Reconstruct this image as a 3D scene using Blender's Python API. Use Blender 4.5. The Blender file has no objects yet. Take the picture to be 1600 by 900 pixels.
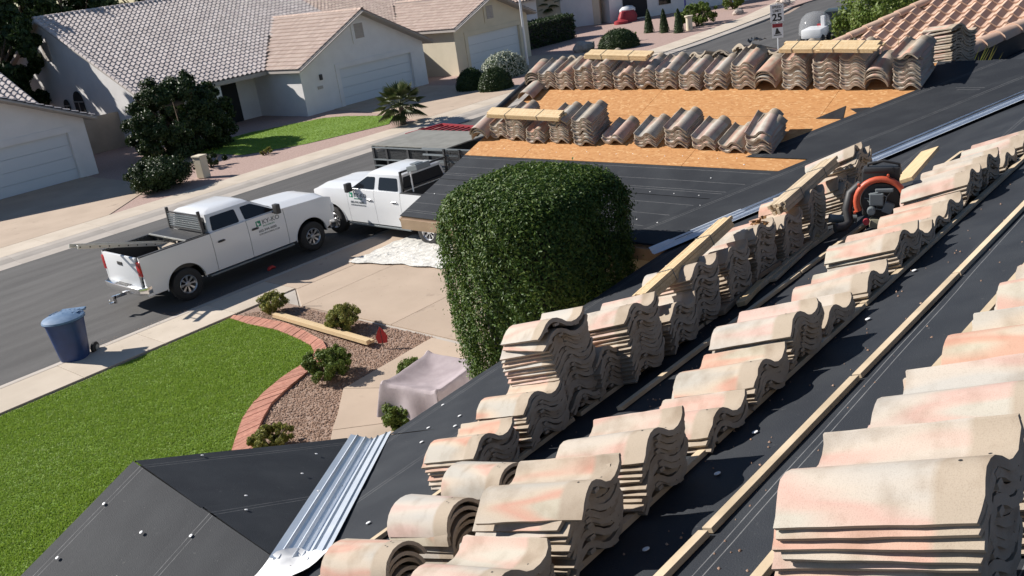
import bpy, bmesh, math, random
import numpy as np
from mathutils import Vector, Matrix, noise as mnoise
R = math.radians
random.seed(7); rng = np.random.default_rng(11)
scn = bpy.context.scene
COL = scn.collection

# ------------------------------------------------------------------ camera
cd = bpy.data.cameras.new('camera'); cam = bpy.data.objects.new('camera', cd); COL.objects.link(cam)
cd.sensor_width = 36.0; cd.lens = 1454.34/1600*36.0; cd.clip_start = .05; cd.clip_end = 3000
def _rot():
    # right/down/forward from the two street vanishing directions
    f = 1454.338
    def d(px, py):
        v = Vector((px-800., py-450., f)); return v.normalized()
    X = d(2185, -280); Y = d(-880, 160); Z = X.cross(Y)
    return Matrix((X, Y, Z))           # world = M @ cam (x right, y down, z forward)
_M = _rot()
right = _M @ Vector((1, 0, 0)); up = _M @ Vector((0, -1, 0)); back = _M @ Vector((0, 0, -1))
m = Matrix((right, up, back)).transposed().to_4x4(); m.translation = (0, 0, 7.1)
cam.matrix_world = m; scn.camera = cam

# ------------------------------------------------------------------ light
SUN_EL, SHADOW_AZ = 34.0, -68.0
w = bpy.data.worlds.new("World"); scn.world = w; w.use_nodes = True
nt = w.node_tree; bg = nt.nodes['Background']
sky = nt.nodes.new('ShaderNodeTexSky'); sky.sky_type = 'NISHITA'; sky.sun_disc = False
sky.sun_elevation = R(SUN_EL); sky.air_density = 1.0; sky.dust_density = .15; sky.ozone_density = 3.0
tosun = Vector((-math.cos(R(SHADOW_AZ))*math.cos(R(SUN_EL)), -math.sin(R(SHADOW_AZ))*math.cos(R(SUN_EL)), math.sin(R(SUN_EL))))
sky.sun_rotation = math.atan2(tosun.x, tosun.y)
nt.links.new(sky.outputs[0], bg.inputs[0]); bg.inputs[1].default_value = .058
sd = bpy.data.lights.new('sun', 'SUN'); sd.energy = 5.0; sd.angle = R(.5); sd.color = (1, .945, .87)
so = bpy.data.objects.new('sun', sd); COL.objects.link(so)
so.rotation_euler = tosun.to_track_quat('Z', 'Y').to_euler()
scn.view_settings.view_transform = 'Standard'; scn.view_settings.look = 'None'
scn.view_settings.gamma = 1; scn.view_settings.use_curve_mapping = False
scn.view_settings.exposure = 0.62

# ------------------------------------------------------------------ materials
def mat(name, col, rough=.8, col2=None, scale=8., detail=4., bump=0., bscale=None, metal=0., coords='Object', objrand=0., spec=None, mixpos=(.35, .65), stretch=None, trans=0., alpha=1., spots=None):
    m = bpy.data.materials.new(name); m.use_nodes = True
    t = m.node_tree; N = t.nodes; L = t.links; b = N['Principled BSDF']
    b.inputs['Base Color'].default_value = (*col, 1); b.inputs['Roughness'].default_value = rough; b.inputs['Metallic'].default_value = metal
    if spec is not None: b.inputs['Specular IOR Level'].default_value = spec
    if trans: b.inputs['Transmission Weight'].default_value = trans
    if alpha < 1: b.inputs['Alpha'].default_value = alpha
    tc = N.new('ShaderNodeTexCoord'); src = tc.outputs[coords]
    mp = N.new('ShaderNodeMapping'); L.new(src, mp.inputs[0])
    if stretch: mp.inputs['Scale'].default_value = stretch
    oi = None
    if objrand or coords == 'Object':
        oi = N.new('ShaderNodeObjectInfo')
        mul = N.new('ShaderNodeMath'); mul.operation = 'MULTIPLY'; mul.inputs[1].default_value = 37.; L.new(oi.outputs['Random'], mul.inputs[0])
        if objrand:
            cb = N.new('ShaderNodeCombineXYZ'); [L.new(mul.outputs[0], cb.inputs[i]) for i in range(3)]; L.new(cb.outputs[0], mp.inputs['Location'])
    cur = None
    if col2:
        nz = N.new('ShaderNodeTexNoise'); nz.inputs['Scale'].default_value = scale; nz.inputs['Detail'].default_value = detail; L.new(mp.outputs[0], nz.inputs['Vector'])
        rp = N.new('ShaderNodeValToRGB'); L.new(nz.outputs['Fac'], rp.inputs[0])
        rp.color_ramp.elements[0].position = mixpos[0]; rp.color_ramp.elements[1].position = mixpos[1]
        rp.color_ramp.elements[0].color = (*col, 1); rp.color_ramp.elements[1].color = (*col2, 1); cur = rp.outputs[0]
    if spots:
        n3 = N.new('ShaderNodeTexNoise'); n3.inputs['Scale'].default_value = spots[0]; n3.inputs['Detail'].default_value = 3; L.new(mp.outputs[0], n3.inputs['Vector'])
        r3 = N.new('ShaderNodeValToRGB'); r3.color_ramp.elements[0].position = spots[1]; r3.color_ramp.elements[1].position = spots[1]+.12; L.new(n3.outputs['Fac'], r3.inputs[0])
        mx = N.new('ShaderNodeMix'); mx.data_type = 'RGBA'; L.new(r3.outputs[0], mx.inputs['Factor'])
        if cur: L.new(cur, mx.inputs[6])
        else: mx.inputs[6].default_value = (*col, 1)
        mx.inputs[7].default_value = (*spots[2], 1); cur = mx.outputs[2]
    if objrand and oi:
        hv = N.new('ShaderNodeHueSaturation'); mr = N.new('ShaderNodeMapRange'); L.new(oi.outputs['Random'], mr.inputs[0]); mr.inputs[3].default_value = 1-objrand; mr.inputs[4].default_value = 1+objrand
        L.new(mr.outputs[0], hv.inputs['Value'])
        if cur: L.new(cur, hv.inputs['Color'])
        else: hv.inputs['Color'].default_value = (*col, 1)
        cur = hv.outputs[0]
    if cur: L.new(cur, b.inputs['Base Color'])
    if bump:
        n2 = N.new('ShaderNodeTexNoise'); n2.inputs['Scale'].default_value = bscale or scale*4; n2.inputs['Detail'].default_value = 5; L.new(mp.outputs[0], n2.inputs['Vector'])
        bp = N.new('ShaderNodeBump'); bp.inputs['Strength'].default_value = 1; bp.inputs['Distance'].default_value = bump; L.new(n2.outputs['Fac'], bp.inputs['Height']); L.new(bp.outputs[0], b.inputs['Normal'])
    return m
def island_mat(name, cols, rough=.8, bump=0.):
    m = bpy.data.materials.new(name); m.use_nodes = True; t = m.node_tree; N = t.nodes; L = t.links; b = N['Principled BSDF']
    g = N.new('ShaderNodeNewGeometry'); rp = N.new('ShaderNodeValToRGB'); L.new(g.outputs['Random Per Island'], rp.inputs[0])
    e = rp.color_ramp.elements; e[0].color = (*cols[0], 1); e[1].color = (*cols[-1], 1); e[1].position = 1
    for i, c in enumerate(cols[1:-1]): x = e.new((i+1)/(len(cols)-1)); x.color = (*c, 1)
    L.new(rp.outputs[0], b.inputs['Base Color']); b.inputs['Roughness'].default_value = rough
    return m
def leaf_mat(name, cols, rough=.45, trans=.25, spec=.3):
    m = island_mat(name, cols, rough); b = m.node_tree.nodes['Principled BSDF']; N = m.node_tree.nodes; L = m.node_tree.links
    tr = N.new('ShaderNodeBsdfTranslucent'); ad = N.new('ShaderNodeMixShader'); ad.inputs[0].default_value = trans
    L.new(b.inputs['Base Color'].links[0].from_socket, tr.inputs[0]); L.new(b.outputs[0], ad.inputs[1]); L.new(tr.outputs[0], ad.inputs[2])
    L.new(ad.outputs[0], N['Material Output'].inputs['Surface']); b.inputs['Specular IOR Level'].default_value = spec
    return m

def tile_mat():
    m = bpy.data.materials.new('concrete_tile'); m.use_nodes = True; t = m.node_tree; N = t.nodes; L = t.links; b = N['Principled BSDF']
    tc = N.new('ShaderNodeTexCoord'); oi = N.new('ShaderNodeObjectInfo')
    mul = N.new('ShaderNodeMath'); mul.operation = 'MULTIPLY'; mul.inputs[1].default_value = 53.; L.new(oi.outputs['Random'], mul.inputs[0])
    cb = N.new('ShaderNodeCombineXYZ'); [L.new(mul.outputs[0], cb.inputs[i]) for i in range(3)]
    mp = N.new('ShaderNodeMapping'); L.new(tc.outputs['Object'], mp.inputs[0]); L.new(cb.outputs[0], mp.inputs['Location'])
    def nz(s, d=3, vec=None):
        n = N.new('ShaderNodeTexNoise'); n.inputs['Scale'].default_value = s; n.inputs['Detail'].default_value = d; L.new(vec or mp.outputs[0], n.inputs['Vector']); return n.outputs['Fac']
    st = N.new('ShaderNodeMapping'); st.inputs['Scale'].default_value = (1.9, .30, 1); L.new(mp.outputs[0], st.inputs[0])
    rp = N.new('ShaderNodeValToRGB'); L.new(nz(4.6, 1.5, st.outputs[0]), rp.inputs[0]); e = rp.color_ramp.elements
    e[0].position = .34; e[0].color = (.46, .43, .38, 1); e[1].position = .66; e[1].color = (.51, .46, .37, 1)
    x = e.new(.46); x.color = (.53, .445, .355, 1); x = e.new(.54); x.color = (.56, .335, .26, 1); x = e.new(.6); x.color = (.56, .37, .285, 1)
    # greyer / pinker tile to tile
    hv = N.new('ShaderNodeHueSaturation'); mr = N.new('ShaderNodeMapRange'); L.new(oi.outputs['Random'], mr.inputs[0]); mr.inputs[3].default_value = .65; mr.inputs[4].default_value = 1.1
    L.new(mr.outputs[0], hv.inputs['Saturation']); L.new(rp.outputs[0], hv.inputs['Color'])
    # bare headlap at the upslope end
    sx = N.new('ShaderNodeSeparateXYZ'); L.new(tc.outputs['Object'], sx.inputs[0])
    mh = N.new('ShaderNodeMapRange'); L.new(sx.outputs['Y'], mh.inputs[0]); mh.inputs[1].default_value = .115; mh.inputs[2].default_value = .135
    mx = N.new('ShaderNodeMix'); mx.data_type = 'RGBA'; mx.inputs[7].default_value = (.36, .30, .235, 1); L.new(mh.outputs[0], mx.inputs[0]); L.new(hv.outputs[0], mx.inputs[6])
    # rough aggregate on the cut faces (edges and underside), by the mesh's own flag
    at = N.new('ShaderNodeAttribute'); at.attribute_name = 'cut'
    m2 = N.new('ShaderNodeMix'); m2.data_type = 'RGBA'; m2.inputs[7].default_value = (.40, .34, .27, 1); L.new(at.outputs['Fac'], m2.inputs[0]); L.new(mx.outputs[2], m2.inputs[6])
    sp = N.new('ShaderNodeValToRGB'); sp.color_ramp.elements[0].position = .34; sp.color_ramp.elements[0].color = (.55, .52, .5, 1); sp.color_ramp.elements[1].position = .5; sp.color_ramp.elements[1].color = (1, 1, 1, 1); L.new(nz(330, 3), sp.inputs[0])
    m3 = N.new('ShaderNodeMix'); m3.data_type = 'RGBA'; m3.blend_type = 'MULTIPLY'; m3.inputs[0].default_value = .28; L.new(m2.outputs[2], m3.inputs[6]); L.new(sp.outputs[0], m3.inputs[7])
    dt = N.new('ShaderNodeValToRGB'); dt.color_ramp.elements[0].position = .3; dt.color_ramp.elements[0].color = (.72, .68, .64, 1); dt.color_ramp.elements[1].position = .52; dt.color_ramp.elements[1].color = (1, 1, 1, 1); L.new(nz(9, 6), dt.inputs[0])
    m4 = N.new('ShaderNodeMix'); m4.data_type = 'RGBA'; m4.blend_type = 'MULTIPLY'; m4.inputs[0].default_value = .8; hv.inputs['Value'].default_value = .86; L.new(m3.outputs[2], m4.inputs[6]); L.new(dt.outputs[0], m4.inputs[7])
    L.new(m4.outputs[2], b.inputs['Base Color']); b.inputs['Roughness'].default_value = .9; b.inputs['Specular IOR Level'].default_value = .25
    bp = N.new('ShaderNodeBump'); bp.inputs['Distance'].default_value = .0007; L.new(nz(420, 4), bp.inputs['Height']); L.new(bp.outputs[0], b.inputs['Normal'])
    return m

def felt_mat(lines=(.10, .137), nm='roofing_felt', amp=1.):
    m = mat(nm, (.022, .025, .031), .72, (.038, .042, .048), 2.6, 9, .0022, 150, mixpos=(.42, .78), coords='UV', spec=.25, spots=(38, .66, (.065, .068, .07)))
    t = m.node_tree; N = t.nodes; L = t.links; b = N['Principled BSDF']
    uvn = N.new('ShaderNodeTexCoord'); sx = N.new('ShaderNodeSeparateXYZ'); L.new(uvn.outputs['UV'], sx.inputs[0])
    prev = None
    for c in lines:
        s = N.new('ShaderNodeMath'); s.operation = 'SUBTRACT'; s.inputs[1].default_value = c; L.new(sx.outputs['Y'], s.inputs[0])
        a = N.new('ShaderNodeMath'); a.operation = 'ABSOLUTE'; L.new(s.outputs[0], a.inputs[0])
        l = N.new('ShaderNodeMath'); l.operation = 'LESS_THAN'; l.inputs[1].default_value = .0022; L.new(a.outputs[0], l.inputs[0])
        if prev is None: prev = l.outputs[0]
        else:
            q = N.new('ShaderNodeMath'); q.operation = 'MAXIMUM'; L.new(prev, q.inputs[0]); L.new(l.outputs[0], q.inputs[1]); prev = q.outputs[0]
    wn = N.new('ShaderNodeTexNoise'); wn.inputs['Scale'].default_value = 14; L.new(uvn.outputs['UV'], wn.inputs['Vector'])
    k = N.new('ShaderNodeMath'); k.operation = 'MULTIPLY'; L.new(prev, k.inputs[0]); L.new(wn.outputs['Fac'], k.inputs[1])
    mx = N.new('ShaderNodeMix'); mx.data_type = 'RGBA'; L.new(k.outputs[0], mx.inputs[0]); old = b.inputs['Base Color'].links[0].from_socket
    L.new(old, mx.inputs[6]); mx.inputs[7].default_value = (.26, .26, .26, 1); L.new(mx.outputs[2], b.inputs['Base Color'])
    return m
def osb_mat():
    m = bpy.data.materials.new('osb_board'); m.use_nodes = True; t = m.node_tree; N = t.nodes; L = t.links; b = N['Principled BSDF']
    tc = N.new('ShaderNodeTexCoord'); mp = N.new('ShaderNodeMapping'); mp.inputs['Scale'].default_value = (1, 2.2, 1); L.new(tc.outputs['UV'], mp.inputs[0])
    wn = N.new('ShaderNodeTexNoise'); wn.inputs['Scale'].default_value = 9; L.new(mp.outputs[0], wn.inputs['Vector'])
    ad = N.new('ShaderNodeVectorMath'); ad.operation = 'MULTIPLY_ADD'; ad.inputs[1].default_value = (.12, .12, .12); L.new(wn.outputs['Color'], ad.inputs[0]); L.new(mp.outputs[0], ad.inputs[2])
    vo = N.new('ShaderNodeTexVoronoi'); vo.inputs['Scale'].default_value = 27; L.new(ad.outputs[0], vo.inputs['Vector'])
    rp = N.new('ShaderNodeValToRGB'); sx = N.new('ShaderNodeSeparateColor'); L.new(vo.outputs['Color'], sx.inputs[0]); L.new(sx.outputs[0], rp.inputs[0]); e = rp.color_ramp.elements
    e[0].color = (.38, .17, .055, 1); e[1].color = (.57, .34, .155, 1); x = e.new(.3); x.color = (.45, .215, .075, 1); x = e.new(.85); x.color = (.48, .24, .09, 1)
    L.new(rp.outputs[0], b.inputs['Base Color']); b.inputs['Roughness'].default_value = .75
    return m
M = {}
M['tile'] = tile_mat(); M['felt'] = felt_mat(); M['felt2'] = felt_mat((.10, .137, .30, .52, .72), 'roofing_felt_lined'); M['osb'] = osb_mat()
M['wood'] = mat('pine_lath', (.52, .37, .20), .7, (.62, .47, .28), 6, 5, .0006, 60, stretch=(1, 8, 8), objrand=.08)
M['oldwood'] = mat('weathered_lath', (.42, .33, .22), .75, (.54, .43, .30), 7, 5, .0006, 60, objrand=.12)
M['dim_wood'] = mat('weathered_board', (.17, .125, .085), .8, (.30, .215, .14), 8, 5, .001, 50, objrand=.2)
M['metal'] = mat('galvanised_metal', (.66, .71, .78), .42, (.76, .80, .85), 5, 4, metal=.6)
M['nailcap'] = mat('nail_cap', (.72, .72, .72), .45)
M['stucco'] = mat('stucco_tan', (.44, .365, .285), .92, (.50, .42, .33), 2, 4, .004, 45)
M['stucco_pale'] = mat('stucco_pale', (.72, .70, .69), .92, (.77, .75, .74), 1.5, 4, .004, 40, coords='Object')
M['stucco_cream'] = mat('stucco_cream', (.62, .55, .42), .92, (.66, .585, .45), 1.5, 4, .004, 40)
M['trim'] = mat('painted_trim', (.40, .36, .33), .8, (.44, .40, .365), 4, 3)
M['fascia'] = mat('fascia_board', (.30, .205, .135), .8, (.36, .25, .17), 5, 4)
M['door_white'] = mat('garage_door_paint', (.66, .68, .70), .6)
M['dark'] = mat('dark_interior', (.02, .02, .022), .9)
M['glass'] = mat('dark_glass', (.012, .014, .018), .05, spec=.3)
M['asphalt'] = mat('asphalt', (.060, .058, .058), .9, (.092, .089, .088), 1.6, 8, .006, 90, coords='Object', stretch=(.16, 1, 1), spots=(60, .62, (.13, .125, .12)))
M['concrete'] = mat('pale_concrete', (.47, .40, .32), .88, (.54, .465, .38), 1.1, 6, .0025, 60, objrand=.06, coords='Object', spots=(3.2, .66, (.40, .335, .27)))
M['drive'] = mat('driveway_concrete', (.40, .31, .235), .88, (.46, .36, .275), .8, 8, .002, 70, objrand=.05, coords='Object', spots=(2.4, .64, (.31, .235, .18)))
M['gutter'] = mat('gutter_concrete', (.37, .33, .29), .88, (.44, .395, .35), 1.3, 6, .0025, 60, coords='Object')
M['ground'] = mat('desert_ground', (.30, .22, .17), .95, (.37, .28, .22), .6, 7, .01, 30, coords='Object')
M['graveldust'] = mat('gravel_bed', (.24, .165, .125), .95, (.36, .255, .20), 30, 5, .012, 60, coords='Object')
M['farrock'] = mat('pink_gravel', (.33, .225, .19), .95, (.42, .30, .26), 14, 7, .015, 40, coords='Object')
M['soil'] = mat('lawn_soil', (.13, .225, .03), .95, (.19, .30, .05), 1.6, 8, .01, 40, coords='Object')
M['grass'] = leaf_mat('grass_blades', [(.20, .31, .035), (.26, .38, .055), (.23, .345, .045), (.31, .40, .085)], .6, .35)
M['stone'] = island_mat('gravel_stones', [(.17, .10, .065), (.29, .18, .125), (.23, .14, .095), (.38, .265, .20), (.26, .155, .11)], .9)
M['brick'] = mat('edging_brick', (.40, .17, .12), .9, (.50, .24, .17), 14, 4, .003, 60, objrand=.12)
M['bark'] = mat('bark', (.10, .07, .05), .95, (.16, .115, .08), 12, 5, .01, 30)
M['leaf_hedge'] = leaf_mat('hedge_leaf', [(.025, .06, .010), (.05, .10, .016), (.085, .14, .026), (.05, .10, .016), (.15, .20, .045), (.055, .11, .02)], .5, .25)
M['leaf_dark'] = leaf_mat('dark_leaf', [(.018, .036, .010), (.03, .055, .015), (.05, .08, .022)], .5, .15)
M['leaf_mid'] = leaf_mat('mid_leaf', [(.08, .13, .022), (.14, .20, .04), (.11, .165, .03), (.20, .24, .06)], .5, .3)
M['leaf_yellow'] = leaf_mat('yellow_green_leaf', [(.15, .18, .035), (.25, .26, .06), (.32, .29, .09), (.13, .17, .03)], .55, .3)
M['leaf_palm'] = leaf_mat('palm_frond_leaf', [(.05, .075, .02), (.09, .12, .04), (.13, .14, .06)], .5, .15)
M['white_paint'] = mat('white_truck_paint', (.70, .71, .725), .22, spec=.6)
M['chrome'] = mat('chrome', (.75, .75, .76), .15, metal=1)
M['alloy'] = mat('wheel_alloy', (.55, .55, .56), .3, metal=.85)
M['tyre'] = mat('tyre_rubber', (.022, .022, .023), .85, bump=.002, bscale=60)
M['black'] = mat('black_steel', (.025, .025, .027), .5, (.04, .04, .042), 8, 4)
M['blackp'] = mat('black_plastic', (.03, .03, .032), .55)
M['red_lens'] = mat('red_lens', (.45, .01, .012), .15, (.30, .006, .01), 20)
M['lens'] = mat('clear_lens', (.55, .57, .6), .08, spec=.8)
M['orange'] = mat('orange_housing', (.55, .10, .045), .45, (.48, .085, .04), 9)
M['tank'] = mat('fuel_tank_plastic', (.30, .28, .20), .4, (.22, .21, .16), 6)
M['bin'] = mat('blue_bin_plastic', (.010, .032, .12), .5, (.014, .045, .16), 4, 4)
M['binlid'] = mat('blue_bin_lid', (.10, .17, .28), .45, (.16, .24, .36), 7, 5)
M['cloth'] = mat('mauve_cover_cloth', (.31, .26, .275), .8, (.37, .315, .33), 5, 5, .003, 40)
M['sheet'] = mat('white_plastic_sheet', (.62, .60, .55), .35, (.74, .72, .67), 6, 5, .02, 9)
M['green'] = mat('sign_green', (.0, .22, .12), .5)
M['greylet'] = mat('grey_lettering', (.16, .18, .19), .5)
M['dklet'] = mat('dark_lettering', (.02, .02, .022), .5)
M['signwhite'] = mat('sign_white', (.78, .78, .78), .4)
M['red'] = mat('red_paint', (.34, .025, .035), .6, (.26, .02, .03), 9)
M['flagred'] = mat('red_cloth', (.40, .03, .03), .7)
M['lid'] = mat('grey_lid', (.19, .185, .165), .7, (.24, .235, .21), 3, 5)
M['mesh_metal'] = mat('expanded_mesh', (.07, .072, .075), .5, (.11, .112, .115), 60, 2)
M['silvercar'] = mat('dark_grey_car', (.05, .06, .055), .25, spec=.6)
M['clearp'] = mat('clear_plastic', (.8, .83, .86), .12, alpha=.13)
M['netm'] = mat('pale_shade_net', (.46, .47, .42), .9, (.30, .34, .22), 26, 5)
M['poled'] = mat('galvanised_pole', (.62, .64, .68), .4, metal=.3)
M['rock'] = mat('landscape_rock', (.36, .30, .26), .95, (.46, .39, .34), 5, 5, .02, 12)
M['foil'] = mat('roll_felt_black', (.018, .019, .021), .4, (.03, .031, .034), 9, 5, .004, 30)
M['ladder'] = mat('aluminium_ladder', (.55, .54, .50), .45, metal=.6)
M['purple'] = mat('violet_plastic', (.12, .09, .45), .5)
def rt_mat(name, c1, c2, c3):
    m = island_mat(name, [c1, c2, c3, c2, c1], .9); return m
M['rt_far'] = mat('roof_tile_far', (.46, .40, .385), .9, (.55, .49, .47), 3, 3, objrand=.10)
M['rt_far_i'] = rt_mat('roof_tile_far_joined', (.44, .385, .37), (.50, .445, .425), (.56, .50, .48))
M['rt_tan'] = mat('roof_tile_tan', (.49, .37, .31), .9, (.57, .44, .375), 3, 3, objrand=.08)
M['rt_tan_i'] = rt_mat('roof_tile_tan_joined', (.46, .35, .295), (.52, .405, .345), (.57, .455, .39))
M['rt_pink'] = mat('roof_tile_pink', (.50, .33, .245), .9, (.57, .40, .30), 4, 4, .002, 60, objrand=.1)

# ------------------------------------------------------------------ mesh helpers
class MB:
    def __init__(s): s.v = []; s.f = []; s.mi = []; s.cur = 0
    def add(s, vs, fs, mi=None):
        o = len(s.v); s.v += [tuple(p) for p in vs]; s.f += [tuple(i+o for i in f) for f in fs]; s.mi += [s.cur if mi is None else mi]*len(fs); return s
    def box(s, c, d, rot=None, mi=None):
        c = Vector(c); h = Vector(d)/2; vs = []
        for k in range(8):
            p = Vector(((k & 1)*2-1, (k >> 1 & 1)*2-1, (k >> 2 & 1)*2-1)); p = Vector((p.x*h.x, p.y*h.y, p.z*h.z))
            if rot is not None: p = rot @ p
            vs.append(c+p)
        return s.add(vs, [(0, 2, 3, 1), (4, 5, 7, 6), (0, 1, 5, 4), (2, 6, 7, 3), (0, 4, 6, 2), (1, 3, 7, 5)], mi)
    def bar(s, a, b, wd, ht, upv=(0, 0, 1), mi=None):
        a = Vector(a); b = Vector(b); y = (b-a); L = y.length; y.normalize(); x = y.cross(Vector(upv)).normalized(); z = x.cross(y)
        return s.box((a+b)/2, (wd, L, ht), Matrix((x, y, z)).transposed(), mi)
    def tube(s, pts, r, n=8, cap=True, mi=None):
        pts = [Vector(p) for p in pts]; rs = r if isinstance(r, (list, tuple)) else [r]*len(pts); vs = []; fs = []
        prev = None
        for i, p in enumerate(pts):
            d = (pts[min(i+1, len(pts)-1)]-pts[max(i-1, 0)]).normalized()
            ref = prev if prev is not None else (Vector((0, 0, 1)) if abs(d.z) < .9 else Vector((1, 0, 0)))
            x = (ref-d*ref.dot(d)).normalized(); prev = x; y = d.cross(x)
            for k in range(n):
                a = 2*math.pi*k/n; vs.append(p+(x*math.cos(a)+y*math.sin(a))*rs[i])
        for i in range(len(pts)-1):
            for k in range(n): fs.append((i*n+k, i*n+(k+1) % n, (i+1)*n+(k+1) % n, (i+1)*n+k))
        if cap: fs.append(tuple(range(n))[::-1]); fs.append(tuple((len(pts)-1)*n+k for k in range(n)))
        return s.add(vs, fs, mi)
    def lathe(s, prof, n=16, c=(0, 0, 0), axis='Z', mi=None, sx=1., sy=1.):
        vs = []; fs = []; c = Vector(c)
        for r, z in prof:
            for k in range(n):
                a = 2*math.pi*k/n; x, y = r*math.cos(a)*sx, r*math.sin(a)*sy
                vs.append(c+(Vector((x, y, z)) if axis == 'Z' else Vector((x, z, y)) if axis == 'Y' else Vector((z, x, y))))
        for i in range(len(prof)-1):
            for k in range(n): fs.append((i*n+k, i*n+(k+1) % n, (i+1)*n+(k+1) % n, (i+1)*n+k))
        return s.add(vs, fs, mi)
    def poly(s, pts, mi=None): return s.add(pts, [tuple(range(len(pts)))], mi)
    def prism(s, pts, off, mi=None):
        n = len(pts); off = Vector(off); a = [Vector(p) for p in pts]; b = [p+off for p in a]
        return s.add(a+b, [tuple(range(n))[::-1], tuple(range(n, 2*n))]+[(i, (i+1) % n, n+(i+1) % n, n+i) for i in range(n)], mi)
    def build(s, name, mats, parent=None, smooth=False, bevel=0., loc=None, rot=None, fixn=True):
        me = bpy.data.meshes.new(name); me.from_pydata([tuple(v) for v in s.v], [], s.f)
        mats = mats if isinstance(mats, (list, tuple)) else [mats]
        for q in mats: me.materials.append(M[q] if isinstance(q, str) else q)
        if len(mats) > 1: me.polygons.foreach_set('material_index', s.mi)
        if fixn or bevel:
            bm = bmesh.new(); bm.from_mesh(me)
            bmesh.ops.recalc_face_normals(bm, faces=bm.faces)
            if bevel: bmesh.ops.bevel(bm, geom=[e for e in bm.edges if e.is_manifold and e.calc_face_angle(0) > .5], offset=bevel, segments=2, affect='EDGES', profile=.6)
            bm.to_mesh(me); bm.free()
        if smooth:
            me.polygons.foreach_set('use_smooth', [True]*len(me.polygons)); me.set_sharp_from_angle(angle=R(38))
        return link(name, me, parent, loc, rot)
def link(name, me, parent=None, loc=None, rot=None):
    o = bpy.data.objects.new(name, me); COL.objects.link(o)
    if parent is not None: o.parent = parent
    if loc is not None: o.location = loc
    if rot is not None: o.rotation_euler = rot
    return o
def tag(o, label=None, cat=None, group=None, kind=None):
    if label: o['label'] = label
    if cat: o['category'] = cat
    if group: o['group'] = group
    if kind: o['kind'] = kind
    return o
def empty(name, loc=(0, 0, 0), rotz=0., label=None, cat=None, group=None):
    o = bpy.data.objects.new(name, None); COL.objects.link(o); o.location = loc; o.rotation_euler = (0, 0, rotz); o.empty_display_size = .1
    return tag(o, label, cat, group)
def copy_tree(o, parent=None):
    c = o.copy(); COL.objects.link(c); c.parent = parent
    if o.data is None and parent is None: pass
    for ch in list(o.children): copy_tree(ch, c)
    return c
def np_mesh(name, verts, faces, mats, parent=None, k=3, loc=None):
    me = bpy.data.meshes.new(name); nv, nf = len(verts), len(faces)
    me.vertices.add(nv); me.vertices.foreach_set('co', np.asarray(verts, dtype=np.float32).ravel())
    me.loops.add(nf*k); me.loops.foreach_set('vertex_index', np.asarray(faces, dtype=np.int32).ravel())
    me.polygons.add(nf); me.polygons.foreach_set('loop_start', np.arange(0, nf*k, k, dtype=np.int32)); me.polygons.foreach_set('loop_total', np.full(nf, k, dtype=np.int32))
    me.update(calc_edges=True)
    for q in (mats if isinstance(mats, (list, tuple)) else [mats]): me.materials.append(M[q])
    return link(name, me, parent, loc)
def setuv(o, fn):
    me = o.data; uv = me.uv_layers.new(name='UVMap')
    for l in me.loops: uv.data[l.index].uv = fn(me.vertices[l.vertex_index].co)

# ------------------------------------------------------------------ leaves
def leaf_cloud(name, pts, nrm, size, matn, parent, aspect=2.0, jit=.7, loc=None):
    """one small folded leaf (two triangles + fold) at each point"""
    n = len(pts); a = rng.normal(size=(n, 3)); nn = nrm + rng.normal(size=(n, 3))*jit; nn /= np.linalg.norm(nn, axis=1, keepdims=True)
    u = np.cross(nn, a); u /= np.linalg.norm(u, axis=1, keepdims=True); v = np.cross(nn, u)
    s = size*(.6+.8*rng.random((n, 1))); L = u*s; W = v*s/aspect
    A = pts-L*.5; B = pts+W*.5+nn*s*.12; Cc = pts+L*.5; D = pts-W*.5+nn*s*.12
    verts = np.stack([A, B, Cc, D], 1).reshape(-1, 3); i = np.arange(n)*4
    faces = np.stack([np.stack([i, i+1, i+2], 1), np.stack([i, i+2, i+3], 1)], 1).reshape(-1, 3)
    return np_mesh(name, verts, faces, matn, parent, 3, loc)
def clumps(n, nc, c, rad, cr, flat=1., shell=.55):
    """points gathered in leaf clumps spread through an ellipsoid crown"""
    d = rng.normal(size=(nc, 3)); d /= np.linalg.norm(d, axis=1, keepdims=True); rr = (shell+(1-shell)*rng.random((nc, 1)))
    cc = d*rr*np.array(rad); k = rng.integers(0, nc, n); q = rng.normal(size=(n, 3)); q /= np.linalg.norm(q, axis=1, keepdims=True)
    sz = cr*(.5+.8*rng.random(nc))[k][:, None]
    p = cc[k]+q*sz*(rng.random((n, 1))**.4)*np.array([1, 1, flat])
    nr = q*.7+d[k]*.6; return p+np.array(c), nr
def shrub(name, loc, rx, ry, rz, n, size, matn, label, cat='shrub', group=None, nc=75, stems=5, cr=.24):
    t = empty(name, loc, 0, label, cat, group)
    p, nr = clumps(n, nc, (0, 0, rz), (rx*.85, ry*.85, rz*.85), cr*min(rx, rz)*1.1); p[:, 2] = np.abs(p[:, 2])
    leaf_cloud('foliage', p, nr, size, matn, t)
    mb = MB()
    for k in range(stems):
        a = random.uniform(0, 6.28); mb.tube([(0, 0, -.05), (rx*.3*math.cos(a), ry*.3*math.sin(a), rz*.8), (rx*.6*math.cos(a), ry*.6*math.sin(a), rz*1.5)], [.018+rx*.02, .012+rx*.01, .005], 6)
    mb.build('stem', 'bark', t); return t
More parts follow.
